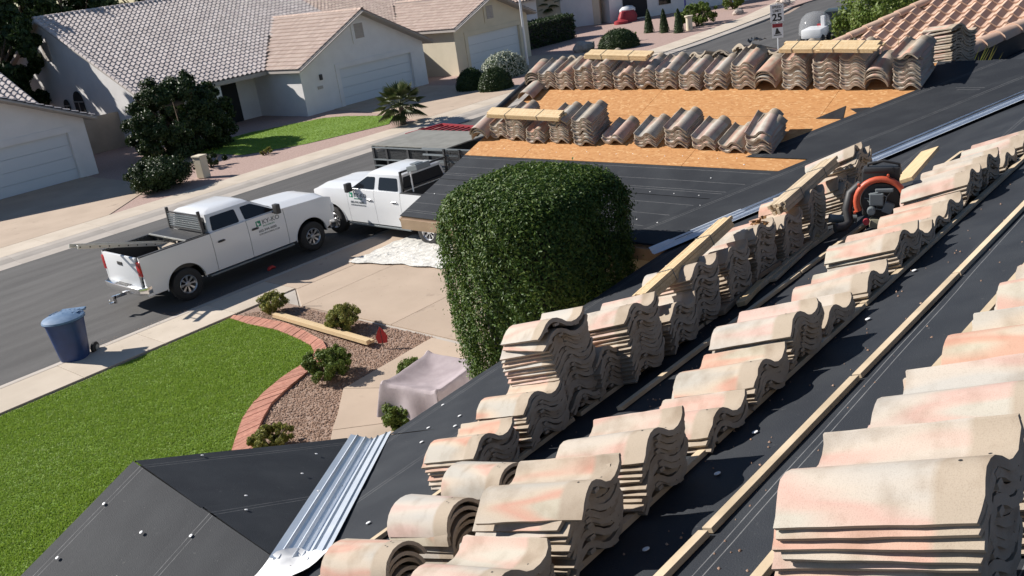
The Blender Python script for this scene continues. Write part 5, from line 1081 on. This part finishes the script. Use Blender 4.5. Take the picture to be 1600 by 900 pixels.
def garage_house(name, label, xw0, xw1, yf, ze, tg, xm0, xm1, ye, tm, ridge_y, rmain, wmat, tmat_m, tmat_w, door, main_parts, wing_parts, zr_max=None):
    """wing with street gable (xw0..xw1 roof edges, front roof edge yf) on a main block whose roof faces the street"""
    t = empty(name, (xw0, yf, 0), 0, label, 'house')
    xr = (xw0+xw1)/2; zr = ze+tg*(xr-xw0); ym = ye+(zr-ze)/tm   # where the wing ridge meets the main slope
    zR = ze+tm*(ridge_y-ye)
    # walls
    def wl(nm, pts, off, mt): mb = MB(); mb.prism(pts, off); return pb(mb, t, nm, mt)
    wx0, wx1, wy = xw0+.35, xw1-.35, yf+.55
    zs = ze+tg*.35-.12
    dx0, dx1, dz = door
    wl('wall', [(wx0, wy, -.1), (dx0, wy, -.1), (dx0, wy, dz), (dx1, wy, dz), (dx1, wy, -.1), (wx1, wy, -.1), (wx1, wy, zs), (xr, wy, zs+tg*(xr-wx0)), (wx0, wy, zs)], (0, .22, 0), wmat)
    wl('wall', [(wx0, wy+.22, -.1), (wx0, ye+3, -.1), (wx0, ye+3, zs), (wx0, wy+.22, zs)], (.2, 0, 0), wmat)
    wl('wall', [(wx1, wy+.22, -.1), (wx1, ye+3, -.1), (wx1, ye+3, zs), (wx1, wy+.22, zs)], (-.2, 0, 0), wmat)
    d_ = empty('garage_door', (0, 0, 0)); d_.parent = t
    for i in range(4):
        mb = MB(); h = dz/4; mb.box(((dx0+dx1)/2, wy+.15, h*(i+.5)), (dx1-dx0, .05, h-.007)); o = pb(mb, t, 'door_panel', 'door_white', bevel=.01); o.parent = d_
    mb = MB(); mb.box((dx0-.14, wy-.02, dz/2-.05), (.26, .05, dz+.1)); mb.box((dx1+.14, wy-.02, dz/2-.05), (.26, .05, dz+.1)); mb.box(((dx0+dx1)/2, wy-.02, dz+.15), (dx1-dx0+.54, .05, .28)); pb(mb, t, 'door_trim', wmat)
    # gable vent
    mb = MB(); vx, vz = xr-.1, zr-1.15; mb.box((vx, wy-.03, vz), (1.05, .06, 1.15)); v_ = pb(mb, t, 'vent_surround', wmat)
    mb = MB(); mb.box((vx, wy-.065, vz+.05), (.62, .03, .8)); pb(mb, t, 'vent', 'trim')
    for k in range(8): mb = MB(); mb.box((vx, wy-.085, vz-.30+k*.1), (.6, .03, .03), Matrix.Rotation(.5, 3, 'X')); pb(mb, t, 'vent_slat', 'trim')
    # roof decks
    def dk(pts): mb = MB(); mb.prism(pts, (0, 0, -.16)); pb(mb, t, 'roof_deck', 'trim')
    for s, xa in ((-1, xw0), (1, xw1)): dk([(xa, yf, ze), (xr, yf, zr), (xr, ym+.1, zr), (xa, ye+.2, ze)] if s < 0 else [(xa, yf, ze), (xa, ye+.2, ze), (xr, ym+.1, zr), (xr, yf, zr)])
    dk([(xm0, ye, ze), (xm1, ye, ze), (xm1, ridge_y, zR), (xm0, ridge_y, zR)]); dk([(xm0, ridge_y, zR-.01), (xm1, ridge_y, zR-.01), (xm1, 2*ridge_y-ye, ze), (xm0, 2*ridge_y-ye, ze)])
    # main walls
    mb = MB(); mb.prism([(xm0+.3, ye+.5, -.1), (xm0+.3, 2*ridge_y-ye-.5, -.1), (xm0+.3, 2*ridge_y-ye-.5, ze+.1), (xm0+.3, ridge_y, zR-.18), (xm0+.3, ye+.5, ze+.1)], (.2, 0, 0)); gw = pb(mb, t, 'wall', wmat)
    mb = MB(); mb.prism([(xm1-.3, ye+.5, -.1), (xm1-.3, 2*ridge_y-ye-.5, -.1), (xm1-.3, 2*ridge_y-ye-.5, ze+.1), (xm1-.3, ridge_y, zR-.18), (xm1-.3, ye+.5, ze+.1)], (-.2, 0, 0)); pb(mb, t, 'wall', wmat)
    mb = MB(); mb.box(((xm0+xm1)/2, ye+1.9, 1.3), (xm1-xm0-.8, .2, 2.8)); pb(mb, t, 'wall', wmat)
    # tiles
    c = 1/math.hypot(1, tm); Um, Vm, Nm = (1, 0, 0), (0, c, tm*c), (0, -tm*c, c)
    Lm = (ridge_y-ye)/c; k = (ym-ye)/c
    poly = [(0, 0), (xw0-xm0, 0), (xr-xm0, k), (xw1-xm0, 0), (xm1-xm0, 0), (xm1-xm0, Lm), (0, Lm)]
    poly = [p for p in poly if p[0] <= xm1-xm0+.01]
    near = (0, 0, 7)
    roof_tiles(t, (xm0, ye-.03, ze+.01), Um, Vm, Nm, poly, .30, .37, tmat_m, tmat_m+'_i', main_parts, near)
    c = 1/math.hypot(1, tg); 
    # left wing slope faces -x : across = +y?  keep u x v = n
    U2, V2, N2 = (0, -1, 0), (c, 0, tg*c), (-tg*c, 0, c); Lw = (xr-xw0)/c
    roof_tiles(t, (xw0-.03, ye+6, ze+.01), U2, V2, N2, [(6+0*.1, 0), (ye+6-yf, 0), (ye+6-yf, Lw), (ye+6-ym, Lw)], .30, .37, tmat_w, tmat_w+'_i', wing_parts, near, h=.04)
    U3, V3, N3 = (0, 1, 0), (-c, 0, tg*c), (tg*c, 0, c)
    roof_tiles(t, (xw1+.03, yf, ze+.01), U3, V3, N3, [(0, 0), (ye-yf, 0), (ym-yf, Lw), (0, Lw)], .30, .37, tmat_w, tmat_w+'_i', 0, near, h=.05)
    cap_row(t, (xr, yf, zr+.02), (xr, ym, zr+.02), .12, tmat_w); cap_row(t, (xm0, ridge_y, zR+.03), (xm1, ridge_y, zR+.03), .13, tmat_m)
    cap_row(t, (xm0+.02, ye, ze+.04), (xm0+.02, ridge_y, zR+.04), .12, tmat_m); 
    # fascias along eave
    mb = MB(); mb.bar((xm0, ye-.03, ze-.1), (xw0, ye-.03, ze-.1), .04, .2); pb(mb, t, 'fascia', 'trim')
    mb = MB(); mb.bar((xw0, yf-.02, ze-.08), (xr, yf-.02, zr-.08), .05, .2, (0, 1, 0)); mb.bar((xw1, yf-.02, ze-.08), (xr, yf-.02, zr-.08), .05, .2, (0, 1, 0)); pb(mb, t, 'bargeboard', 'trim')
    return t, gw
for kk in ('rt_far', 'rt_tan'): pass
h2, gw2 = garage_house('house', 'pale stucco house across the street with grey tiled roof and white garage door', 30.0, 39.9, 41.65, 2.62, .49, 22.6, 38.6, 44.75, .45, 54.4, 0, 'stucco_pale', 'rt_far', 'rt_tan', (33.0, 38.45, 2.14), 300, 0)
# arched gable windows, column and wall lamp
for (yy, z0, z1, wd) in ((53.9, 1.3, 2.55, .7), (52.3, 1.2, 3.0, 1.15)):
    mb = MB(); pts = [(22.86, yy-wd/2, z0), (22.86, yy+wd/2, z0), (22.86, yy+wd/2, z1-wd/2)]+[(22.86, yy+wd/2*math.cos(math.pi*k/10), z1-wd/2+wd/2*math.sin(math.pi*k/10)) for k in range(1, 10)]+[(22.86, yy-wd/2, z1-wd/2)]
    mb.prism(pts, (-.03, 0, 0)); wn = pb(mb, h2, 'window', 'dark')
    mb = MB(); mb.bar((22.82, yy-wd/2, z1-wd/2), (22.82, yy+wd/2, z1-wd/2), .04, .06); mb.bar((22.82, yy, z0), (22.82, yy, z1-wd/2), .04, .04, (1, 0, 0)); o = pb(mb, h2, 'window_bar', 'trim'); 
mb = MB(); mb.box((22.88, 54.6, 5.2), (.06, .9, 1.0)); pb(mb, h2, 'vent', 'trim')
mb = MB(); mb.box((26.9, 45.1, 1.3), (.45, .45, 2.6)); pb(mb, h2, 'porch_column', 'stucco_pale')
mb = MB(); mb.box((28.6, 46.52, 1.1), (1.0, .06, 2.2)); pb(mb, h2, 'door', 'dark')
mb = MB(); mb.box((25.0, 46.52, 1.4), (1.5, .06, 1.2)); pb(mb, h2, 'window', 'glass')
mb = MB(); mb.box((31.65, 42.15, 1.95), (.16, .12, .3)); pb(mb, h2, 'wall_lamp', 'black', bevel=.02)
mb = MB(); mb.box((31.5, 42.17, 1.42), (.34, .03, .16)); pb(mb, h2, 'address_plate', 'trim')
h1, _ = garage_house('house', 'pale stucco house at the left edge with closed white garage door', 9.3, 18.75, 41.65, 2.62, .42, 6.0, 17.75, 43.0, .45, 52.0, 0, 'stucco_pale', 'rt_far', 'rt_far', (12.75, 17.55, 2.14), 110, 0)
h3, _ = garage_house('house', 'tan tiled stucco house beside the thin metal pole with shaded garage door', 41.8, 49.6, 41.5, 2.95, .42, 39.2, 54.0, 47.0, .42, 55.0, 0, 'stucco_cream', 'rt_tan', 'rt_tan', (43.3, 48.3, 2.3), 0, 0)
mb = MB(); mb.box((40.4, 46.2, 1.25), (3.6, .2, 2.5)); o = mb.build('garden_wall', 'stucco_cream'); tag(o, 'sunlit cream wall between the two tiled houses', 'wall')
mb = MB(); mb.bar((17.9, 48.3, .95), (22.9, 48.3, .95), .2, 1.9); mb.bar((20.7, 48.17, .95), (20.9, 48.17, .95), .1, 1.9); o = mb.build('block_wall', 'stucco'); tag(o, 'tan garden wall joining the left house to the next one', 'wall')

# far houses at the street bend
def simple_house(label, P, z, zr, wmat, tmatj, wins=(), depth=9.):
    a, b = Vector((*P[0], 0)), Vector((*P[1], 0)); d = (b-a).normalized(); nrm = Vector((-d.y, d.x, 0)); L = (b-a).length
    t = empty('house', a, 0, label, 'house'); t.location = a
    def W(s, q, z_): return a+d*s+nrm*q+Vector((0, 0, z_))
    mb = MB(); mb.prism([W(0, 0, -.1), W(L, 0, -.1), W(L, depth, -.1), W(0, depth, -.1)], (0, 0, z+.1)); pb(mb, t, 'wall', wmat)
    mb = MB(); mb.prism([W(-.5, -.6, z), W(-.5, depth+.6, z), W(-.5, depth/2, zr)], d*(L+1)); pb(mb, t, 'roof_deck', 'trim')
    tm = (zr-z)/(depth/2+.6); c = 1/math.hypot(1, tm); roof_tiles(t, W(-.5, -.6, z+.02), d, nrm*c+Vector((0, 0, tm*c)), -nrm*tm*c+Vector((0, 0, c)), [(0, 0), (L+1, 0), (L+1, (depth/2+.6)/c), (0, (depth/2+.6)/c)], .30, .37, 'rt_tan', tmatj, 0, (0, 0, 7))
    for s0, s1, z0, z1, mt, nm in wins: mb = MB(); mb.prism([W(s0, -.03, z0), W(s1, -.03, z0), W(s1, -.03, z1), W(s0, -.03, z1)], nrm*.02-nrm*.05); pb(mb, t, nm, mt)
    return t
simple_house('far house at the bend with a long shaded front wall', ((66.5, 47.6), (84, 36.5)), 3.0, 5.4, 'stucco_pale', 'rt_tan_i', [(1.2, 3.4, .2, 2.4, 'dark', 'door'), (7, 12, .1, 2.3, 'door_white', 'garage_door'), (4.5, 5.6, .9, 2.1, 'glass', 'window')])
simple_house('cream walled house seen between the long hedge and the bend', ((61.0, 58.0), (66.3, 48.5)), 3.2, 5.6, 'stucco_cream', 'rt_tan_i', [(7.6, 10.3, .1, 2.5, 'stucco_pale', 'porch')])
simple_house('house with small shaded windows right of the metal pole', ((52.8, 52.5), (60.5, 50.5)), 3.0, 5.2, 'stucco_pale', 'rt_tan_i', [(2.2, 3.6, .9, 2.1, 'glass', 'window'), (4.2, 6.6, .2, 2.2, 'glass', 'window')])

# neighbour's tiled roof at the right edge
t = empty('house', (21, 5, 0), 0, 'next door house on the right with pink tiled hip roof and rounded caps', 'house')
tn = .28; c = 1/math.hypot(1, tn)
def PN(x, y, n=0): return Vector((x, y, 4.264+tn*(x-21)+n))
def yfar(x): return 8.332-.655*(x-21)
mb = MB(); mb.prism([PN(18.7, yfar(18.7)), PN(18.7, .5), PN(27, .5), PN(27, yfar(27))], (0, 0, -.12)); pb(mb, t, 'roof_deck', 'trim')
mb = MB(); mb.box((23.2, 3.4, 1.7), (8.4, 6.0, 3.4)); pb(mb, t, 'wall', 'stucco')
roof_tiles(t, (18.7, yfar(18.7), PN(18.7, 0).z+.01), (0, -1, 0), (c, 0, tn*c), (-tn*c, 0, c), [(0, 0), (8, 0), (8, 8.3/c), (.655*8.3, 8.3/c)], .305, .40, 'rt_pink', 'rt_tan_i', 300, (0, 0, 7))
cap_row(t, PN(18.7, yfar(18.7), .06), PN(26.6, yfar(26.6), .06), .13, 'rt_pink', .42)
t = empty('parapet_wall', (14, 4, 0), 0, 'shaded wall topped by large rounded caps at the right edge', 'wall')
ca, cb_ = Vector((13.7, 4.50, 4.68)), Vector((16.4, 3.77, 4.92)); dd = (cb_-ca); cb_ = ca+dd*2.2
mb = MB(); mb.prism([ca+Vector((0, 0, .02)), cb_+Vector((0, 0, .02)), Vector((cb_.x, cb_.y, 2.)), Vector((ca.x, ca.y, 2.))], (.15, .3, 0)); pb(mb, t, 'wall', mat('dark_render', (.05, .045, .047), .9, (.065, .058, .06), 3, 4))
cap_row(t, ca+Vector((.05, .1, .0)), cb_+Vector((.05, .1, .0)), .16, 'rt_pink', .46)

# ================================================================== STREET FURNITURE AND FAR OBJECTS
t = empty('mail_pillar', (*g(19.45, 35.0), GZ), R(12), 'short pale stucco mailbox pillar beside the dark shrub across the street', 'mailbox')
mb = MB(); mb.box((0, 0, .42), (.36, .42, .84)); mb.build('pillar', 'stucco_cream', t, bevel=.02); mb = MB(); mb.box((0, 0, .88), (.42, .48, .08)); mb.build('cap', 'stucco_cream', t, bevel=.02)
t = empty('metal_pole', (45.43, 39.19, 0), 0, 'thin tall metal pole in front of the tan tiled house', 'pole')
mb = MB(); mb.tube([(0, 0, 0), (0, 0, 7.5)], [.09, .06], 10); mb.build('shaft', 'poled', t, smooth=True); mb = MB(); mb.lathe([(.14, 0), (.14, .06), (.001, .08)], 10); mb.build('base', 'poled', t)
# speed limit sign
t = empty('speed_limit_sign', (42.0, 20.6, 0), R(-64), 'white speed limit 25 sign above a red and white plate on a post', 'sign')
mb = MB(); mb.tube([(0, 0, 0), (0, 0, 3.05)], .03, 8); mb.build('post', 'poled', t)
mb = MB(); mb.box((0, -.04, 2.62), (.61, .012, .80)); pn = mb.build('plate', 'signwhite', t, bevel=.003)
mb = MB(); mb.box((0, -.04, 1.83), (.50, .012, .68)); p2 = mb.build('plate', 'signwhite', t, bevel=.003)
def stext(s, size, x, z, parent, matn='dklet', bold=.02):
    cu = bpy.data.curves.new('t', 'FONT'); cu.body = s; cu.size = size; cu.extrude = .002; cu.offset = size*bold; cu.align_x = 'CENTER'; o0 = bpy.data.objects.new('t', cu); COL.objects.link(o0)
    me = bpy.data.meshes.new_from_object(o0.evaluated_get(bpy.context.evaluated_depsgraph_get())); bpy.data.objects.remove(o0); me.materials.clear(); me.materials.append(M[matn]); o = link('lettering', me, parent, (x, -.05, z), (R(90), 0, 0)); return o
stext('SPEED', .16, 0, 2.84, pn); stext('LIMIT', .16, 0, 2.67, pn); stext('25', .46, 0, 2.28, pn, bold=.03)
mb = MB(); mb.box((0, -.052, 2.06), (.46, .01, .17)); mb.build('red_band', 'red', p2)
stext('WARNING', .085, 0, 2.03, p2, 'signwhite')
mb = MB(); mb.prism([(-.12, -.052, 1.66), (-.06, -.052, 1.93), (.02, -.052, 1.93), (.05, -.052, 1.82), (.16, -.052, 1.68)], (0, .008, 0)); mb.prism([(-.17, -.052, 1.60), (.18, -.052, 1.60), (.18, -.052, 1.64), (-.17, -.052, 1.64)], (0, .008, 0)); mb.build('symbol', 'dklet', p2)
# parked car on the road
t = empty('parked_car', (53.6, 22.3, 0), R(8), 'dark grey hatchback parked on the road behind the roof ridge', 'car')
def car_shell(nm, prof, wd, matn, inset=0.):
    mb = MB(); n = len(prof); vs = []
    for j, (f, k) in enumerate(((-1, .86), (-.92, 1), (.92, 1), (1, .86))):
        for x, z in prof: vs.append((x, f*wd, .5+(z-.5)*k if z > .5 else z))
    mb.add(vs, [(j*n+i, j*n+(i+1) % n, (j+1)*n+(i+1) % n, (j+1)*n+i) for j in range(3) for i in range(n)]+[tuple(range(n)), tuple(3*n+i for i in range(n))[::-1]]); return mb.build(nm, matn, t, smooth=True)
car_shell('body', [(-2.2, .3), (2.2, .3), (2.25, .7), (1.3, .95), (-1.9, 1.0), (-2.25, .8)], .88, 'silvercar'); car_shell('cabin', [(-1.85, .95), (1.25, .92), (.45, 1.42), (-.3, 1.5), (-1.2, 1.42)], .74, 'silvercar')
for sg in (-1, 1):
    mb = MB(); mb.prism([(-1.45, sg*.75, 1.0), (1.0, sg*.75, 1.0), (.42, sg*.69, 1.35), (-1.1, sg*.69, 1.38)], (0, sg*.01, 0)); mb.build('window', 'glass', t)
mb = MB(); mb.prism([(-1.86, -.66, 1.02), (-1.86, .66, 1.02), (-1.30, .58, 1.40), (-1.30, -.58, 1.40)], (-.02, 0, .01)); mb.build('rear_window', 'glass', t)
for sg in (-1, 1): mb = MB(); mb.box((-2.2, sg*.68, .82), (.12, .25, .18)); mb.build('tail_light', 'red_lens', t)
for x in (-1.35, 1.4):
    for sg in (-1, 1): mb = MB(); mb.lathe([(.001, -.1), (.2, -.1), (.32, -.09), (.33, 0), (.32, .09), (.2, .1), (.001, .1)], 18, (x, sg*.8, .33), 'Y'); mb.build('wheel', 'tyre', t, smooth=True)
t = empty('clear_dome_cart', (50.6, 22.6, 0), R(8), 'small cart under a clear plastic dome cover behind the dark car', 'cart')
mb = MB(); mb.box((0, 0, .55), (1.7, 1.1, .5)); mb.build('body', 'signwhite', t, bevel=.1, smooth=True)
mb = MB(); mb.lathe([(1.15, .5), (1.12, .95), (.95, 1.35), (.6, 1.6), (.001, 1.68)], 20, sy=.75); mb.build('dome', 'clearp', t, smooth=True)
mb = MB(); mb.box((.5, -.3, 1.0), (.22, .22, .7)); mb.build('seat_back', 'signwhite', t, bevel=.03)
for x in (-.6, .6):
    for sg in (-1, 1): mb = MB(); mb.lathe([(.001, -.07), (.22, -.07), (.24, 0), (.22, .07), (.001, .07)], 14, (x, sg*.55, .24), 'Y'); mb.build('wheel', 'tyre', t)

# vegetation across the street
tree('citrus_tree', (22.35, 41.2, GZ-.05), 3.75, (2.55, 2.1, 2.35), 75000, .15, 'leaf_dark', 'dense round dark green tree before the grey tiled house', nc=330, trunk=.12, cr=.30, shell=.66)
shrub('dark_shrub', (*g(17.6, 35.2), GZ-.03), 1.45, 1.25, .60, 26000, .10, 'leaf_dark', 'low dark shrub beside the pale mailbox pillar', nc=150, cr=.40)
shrub('dark_shrub', (*g(20.8, 36.6), GZ-.03), .8, .7, .35, 2600, .10, 'leaf_dark', 'small dark shrub right of the mailbox pillar', nc=20)
shrub('dark_shrub', (24.0, 43.6, GZ-.03), 1.2, .6, .5, 3500, .11, 'leaf_dark', 'shaded shrub under the eave right of the round tree', nc=20)
shrub('small_plant', (*g(23.2, 35.9), GZ-.03), .35, .35, .16, 500, .12, 'leaf_yellow', 'small spiky plant at the front of the far lawn', nc=10)
def palm(loc, h, L, nf, label, r=.13):
    t = empty('fan_palm', loc, 0, label, 'palm tree'); mb = MB(); mb.tube([(0, 0, -.1), (.02, 0, h*.5), (0, 0, h)], [r*1.2, r, r*.85], 10); mb.build('trunk', 'bark', t, smooth=True)
    for k in range(nf):
        mb = MB(); a = k*2.399; el = 1.25-1.75*(k/nf); d = Vector((math.cos(a)*math.cos(el), math.sin(a)*math.cos(el), math.sin(el))); s = d.cross(Vector((0, 0, 1))).normalized(); up_ = s.cross(d)
        st = L*.45; p0 = Vector((0, 0, h)); p1 = p0+d*st-Vector((0, 0, .05)); mb.tube([p0, p1], .014, 4)
        for q in range(-6, 7):
            an = q*.17; dl = (d*math.cos(an)+s*math.sin(an)); e = p1+dl*L*.55*(1-.04*abs(q)); e.z -= .16*L*(1-max(0, el)*.5); w_ = (s*math.cos(an)-d*math.sin(an))*.035*L
            m_ = p1.lerp(e, .5)+Vector((0, 0, .05*L)); mb.add([p1, m_-w_, e, m_+w_], [(0, 1, 2), (0, 2, 3)])
        mb.build('frond', 'leaf_palm', t, fixn=False)
    return t
palm((*g(29.45, 33.6), GZ-.03), .95, 1.35, 34, 'young fan palm at the right tip of the far lawn')
palm((64.9, 52.5, 0), 2.3, 1.5, 26, 'distant fan palm against the cream wall', .16)
# clipped round hedges
def ball(nm, loc, rx, ry, rz, n, size, matn, label, cat='shrub', group=None):
    t = empty(nm, loc, 0, label, cat, group); q = rng.normal(size=(n, 3)); q /= np.linalg.norm(q, axis=1, keepdims=True); q[:, 2] = np.abs(q[:, 2]); P = q*np.array([rx, ry, rz])*(1+.035*rng.normal(size=(n, 1)))
    leaf_cloud('foliage', P, q, size, matn, t, 1.8, .6); mb = MB(); mb.lathe([(rx*.9, 0), (rx*.88, rz*.4), (rx*.65, rz*.75), (rx*.3, rz*.92), (.001, rz*.95)], 14, sy=ry/rx); mb.build('inner_twigs', 'leaf_dark', t, smooth=True); return t
ball('round_hedge', (37.6, 36.7, GZ), .85, .85, 1.1, 3800, .10, 'leaf_dark', 'left dark ball shaped hedge at the far driveway edge', group=None)
ball('round_hedge', (37.5, 34.8, GZ), 1.0, .85, 1.12, 4200, .10, 'leaf_dark', 'right dark ball shaped hedge with a pale green top')
ball('round_hedge', (51.5, 36.4, GZ), 1.35, 1.3, 1.15, 6000, .10, 'leaf_dark', 'large smooth dark green dome hedge above the roof laths')
ball('netted_shrub', (41.6, 37.8, GZ), 1.7, 1.2, 1.35, 3000, .12, 'netm', 'arched pale netted shrub in front of the tan garage')
mb = MB()
t = empty('long_hedge', (53.0, 45.5, 0), 0, 'long dark rectangular hedge before the cream walled house', 'hedge')
n = 9000; q = rng.random((n, 3)); P = np.c_[(q[:, 0]-.5)*9.5, (q[:, 1]-.5)*1.6, .1+q[:, 2]*1.75]; ax = rng.integers(0, 3, n); P[ax == 0, 2] = 1.85; P[ax == 1, 1] = -.8; P[ax == 2, 0] = np.where(q[ax == 2, 0] > .5, 4.75, -4.75)
leaf_cloud('foliage', P+rng.normal(size=(n, 3))*.05, np.tile([0, -.4, .9], (n, 1)).astype(float), .14, 'leaf_dark', t, 1.8, .8, ); mb.box((0, 0, .9), (9.2, 1.4, 1.7)); mb.build('inner_twigs', 'dark', t)
for i, (x, y, lb) in enumerate([(58.5, 38.6, 'left of the three small cone cypresses'), (58.0, 37.0, 'middle one of the three small cone cypresses'), (57.5, 35.5, 'right cone cypress beside the pale post')]):
    t = empty('cone_cypress', (x, y, GZ), 0, lb, 'cypress', 'three cone cypresses in the gravel yard'); n = 1500; z = rng.random(n)**.8; a = rng.random(n)*6.28; r = .36*(1-z)**.75+.02; P = np.c_[r*np.cos(a), r*np.sin(a), z*1.6]
    leaf_cloud('foliage', P, np.c_[np.cos(a), np.sin(a), .4*np.ones(n)], .09, 'leaf_dark', t, 2, .5); mb = MB(); mb.lathe([(.30, 0), (.28, .5), (.14, 1.1), (.001, 1.5)], 10); mb.build('inner_twigs', 'leaf_dark', t)
mb = MB(); mb.lathe([(.22, 0), (.22, .9), (.30, .92), (.30, 1.0), (.001, 1.02)], 14); o = mb.build('utility_post', 'stucco_cream', loc=(58.4, 35.2, GZ), smooth=True); tag(o, 'pale round bollard beside the right cone cypress', 'bollard')
shrub('oleander_hedge', (60.8, 36.0, GZ-.03), 2.6, 1.5, .85, 7000, .16, 'leaf_mid', 'wide green shrub mass behind the cone cypresses', nc=60)
shrub('round_shrub', (71.0, 38.6, GZ-.03), 1.6, 1.1, .75, 3000, .16, 'leaf_mid', 'green shrub at the far yard near the road bend', nc=30)
for i, (x, y) in enumerate([(53.8, 38.9), (54.5, 37.2)]): shrub('small_plant', (x, y, GZ-.03), .35, .35, .3, 500, .12, 'leaf_mid', ['small square shrub behind the dome hedge', 'small square shrub right of the dome hedge'][i], nc=10)
def rock(loc, s, label, group=None):
    bm = bmesh.new(); bmesh.ops.create_icosphere(bm, subdivisions=2, radius=1)
    for v in bm.verts: v.co *= 1+.35*mnoise.noise(v.co*1.3+Vector(loc)); v.co = Vector((v.co.x*s[0], v.co.y*s[1], v.co.z*s[2]))
    me = bpy.data.meshes.new('boulder'); bm.to_mesh(me); bm.free(); me.materials.append(M['rock']); o = link('boulder', me, None, loc); tag(o, label, 'rock', group)
rock((50.6, 38.6, .3), (.9, .6, .5), 'pale boulder left of the dome hedge')
for i in range(9): rock((66.5+i*1.1+random.uniform(-.3, .3), 35.0+random.uniform(-1.2, 1.6), .2), (.45, .35, .3), f'{ORD[i]} pale rock from the left in the cluster by the road bend', 'landscape rocks by the bend')
# inflatable figure heap and violet box by the far house
t = empty('red_decoration', (66.7, 46.0, 0), 0, 'red and white holiday decoration heap before the shaded house', 'decoration')
mb = MB(); mb.lathe([(1.0, 0), (1.1, .5), (.8, 1.0), (.001, 1.15)], 12, (0, 0, 0), sy=.6); mb.lathe([(.6, 0), (.6, .3), (.001, .5)], 10, (-1.3, -.2, 0)); mb.build('red_fabric', 'red', t, smooth=True)
mb = MB(); mb.lathe([(.9, 0), (.9, .2), (.6, .4), (.001, .5)], 12, (.2, .1, .9), sy=.6); mb.build('white_fabric', 'signwhite', t, smooth=True)
mb = MB(); mb.box((0, 0, .5), (.4, .3, 1.0)); o = mb.build('violet_box', 'purple', loc=(72.5, 44.0, 0), bevel=.05); tag(o, 'small violet object against the far shaded wall', 'box')
tree('yard_tree', (31.5, 11.8, 0), 4.6, (1.7, 1.5, 1.5), 11000, .13, 'leaf_mid', 'light green leafy tree beyond the pink tiled roof', nc=60, trunk=.1)
# yucca-like grasses behind the last stacks
for (x, y, z, lb, hh) in ((12.6, 4.6, 4.2, 'spiky green grass plant behind the last upper row stacks', 1.35), (13.1, 3.85, 4.2, 'thin pale grass tuft right of the tallest stack', 1.05)):
    t = empty('spiky_plant', (x, y, z), 0, lb, 'plant'); mb = MB()
    for k in range(90):
        a = random.uniform(0, 6.28); e = random.uniform(.5, 1.0); d = Vector((math.cos(a)*.45, math.sin(a)*.45, 1)).normalized(); s = Vector((-math.sin(a), math.cos(a), 0))*.009
        b0 = Vector((random.uniform(-.12, .12), random.uniform(-.12, .12), 0)); tp = b0+d*hh*e; mb.add([b0-s, b0+s, b0.lerp(tp, .6)+s*.8+Vector((0, 0, .03)), tp, b0.lerp(tp, .6)-s*.8+Vector((0, 0, .03))], [(0, 1, 2, 3, 4)])
    mb.build('blades', 'leaf_mid' if hh > 1.2 else 'leaf_yellow', t, fixn=False)
    mb = MB(); mb.tube([(0, 0, -4.1), (0, 0, 0), (0, 0, .1)], [.12, .1, .1], 8); mb.build('trunk', 'bark', t)
# backdrop trees behind the houses
for i, (x, y, h, r, lb) in enumerate([(17.5, 60, 8.8, 3.4, 'dark tree at the far top left corner'), (23.0, 64, 9.4, 3.6, 'large dark tree behind the left gable'), (30.5, 66, 9.6, 3.6, 'dark tree above the ridge of the grey tiled roof'), (38, 68, 9.4, 3.8, 'dark tree behind the middle of the long roof'), (47, 70, 9.0, 4.0, 'dark tree behind the gap between the houses'), (57, 74, 9.0, 4.0, 'dark tree far behind the tan tiled house'), (10, 62, 8.0, 3.6, 'dark tree beyond the left edge house'), (20, 56, 9.2, 3.4, 'dark tree filling the gap left of the gable'), (26.5, 72, 12.5, 4.8, 'tall dark tree furthest behind the left gable'), (18.5, 68, 13, 4.8, 'tall dark tree furthest behind at the far left'), (35, 78, 13, 5.2, 'tall dark tree furthest behind the long ridge'), (23, 63, 13, 4.2, 'tall dark tree right behind the left gable peak'), (30, 67, 13, 4.4, 'tall dark tree behind the left third of the long ridge'), (41, 76, 13, 5.0, 'tall dark tree behind the right end of the long ridge'), (13.5, 62, 12, 4.4, 'tall dark tree behind the left edge house roof'),
                                      (67, 74, 9, 4.2, 'dark tree behind the distant palm'), (78, 62, 9, 4.5, 'dark tree behind the far bend house')]):
    tree('background_tree', (x, y, 0), h, (r, r, h*.44), 22000, .36, 'leaf_dark', lb, nc=60, trunk=.22, group='trees behind the houses', cr=.5)

# job debris: tile chips on the felt, dead leaves under the shrubs
def chips(nm, label, cat, n, fn, size, matn, frame=None):
    V = []; F = []
    for i in range(n):
        p = Vector(fn()); a = random.uniform(0, 6.28); q = size*random.uniform(.4, 1.2); o = len(V)
        for k in range(4): V.append(tuple(p+Vector((math.cos(a+k*1.57)*q*random.uniform(.5, 1), math.sin(a+k*1.57)*q*random.uniform(.5, 1), -.004))))
        V.append(tuple(p+Vector((0, 0, q*.45)))); F += [(o, o+1, o+4), (o+1, o+2, o+4), (o+2, o+3, o+4), (o+3, o, o+4)]
    o = np_mesh(nm, np.array(V), np.array(F), matn); tag(o, label, cat, kind='stuff')
chips('tile_chips', 'pale tile chips and dust scattered on the black felt', 'debris', 420, lambda: PM(random.uniform(1.5, 7.5), random.choice((random.gauss(2.35, .2), random.gauss(3.4, .25), random.gauss(4.8, .2))), .012), .008, 'stone')
chips('leaf_litter', 'dry leaves and grit scattered over the driveway and gutter', 'litter', 900, lambda: (random.uniform(7, 17.4), random.choice((random.uniform(12.2, 19.9), random.gauss(20.2, .12))), GZ+.004 if False else GZ+.002), .013, 'stone')
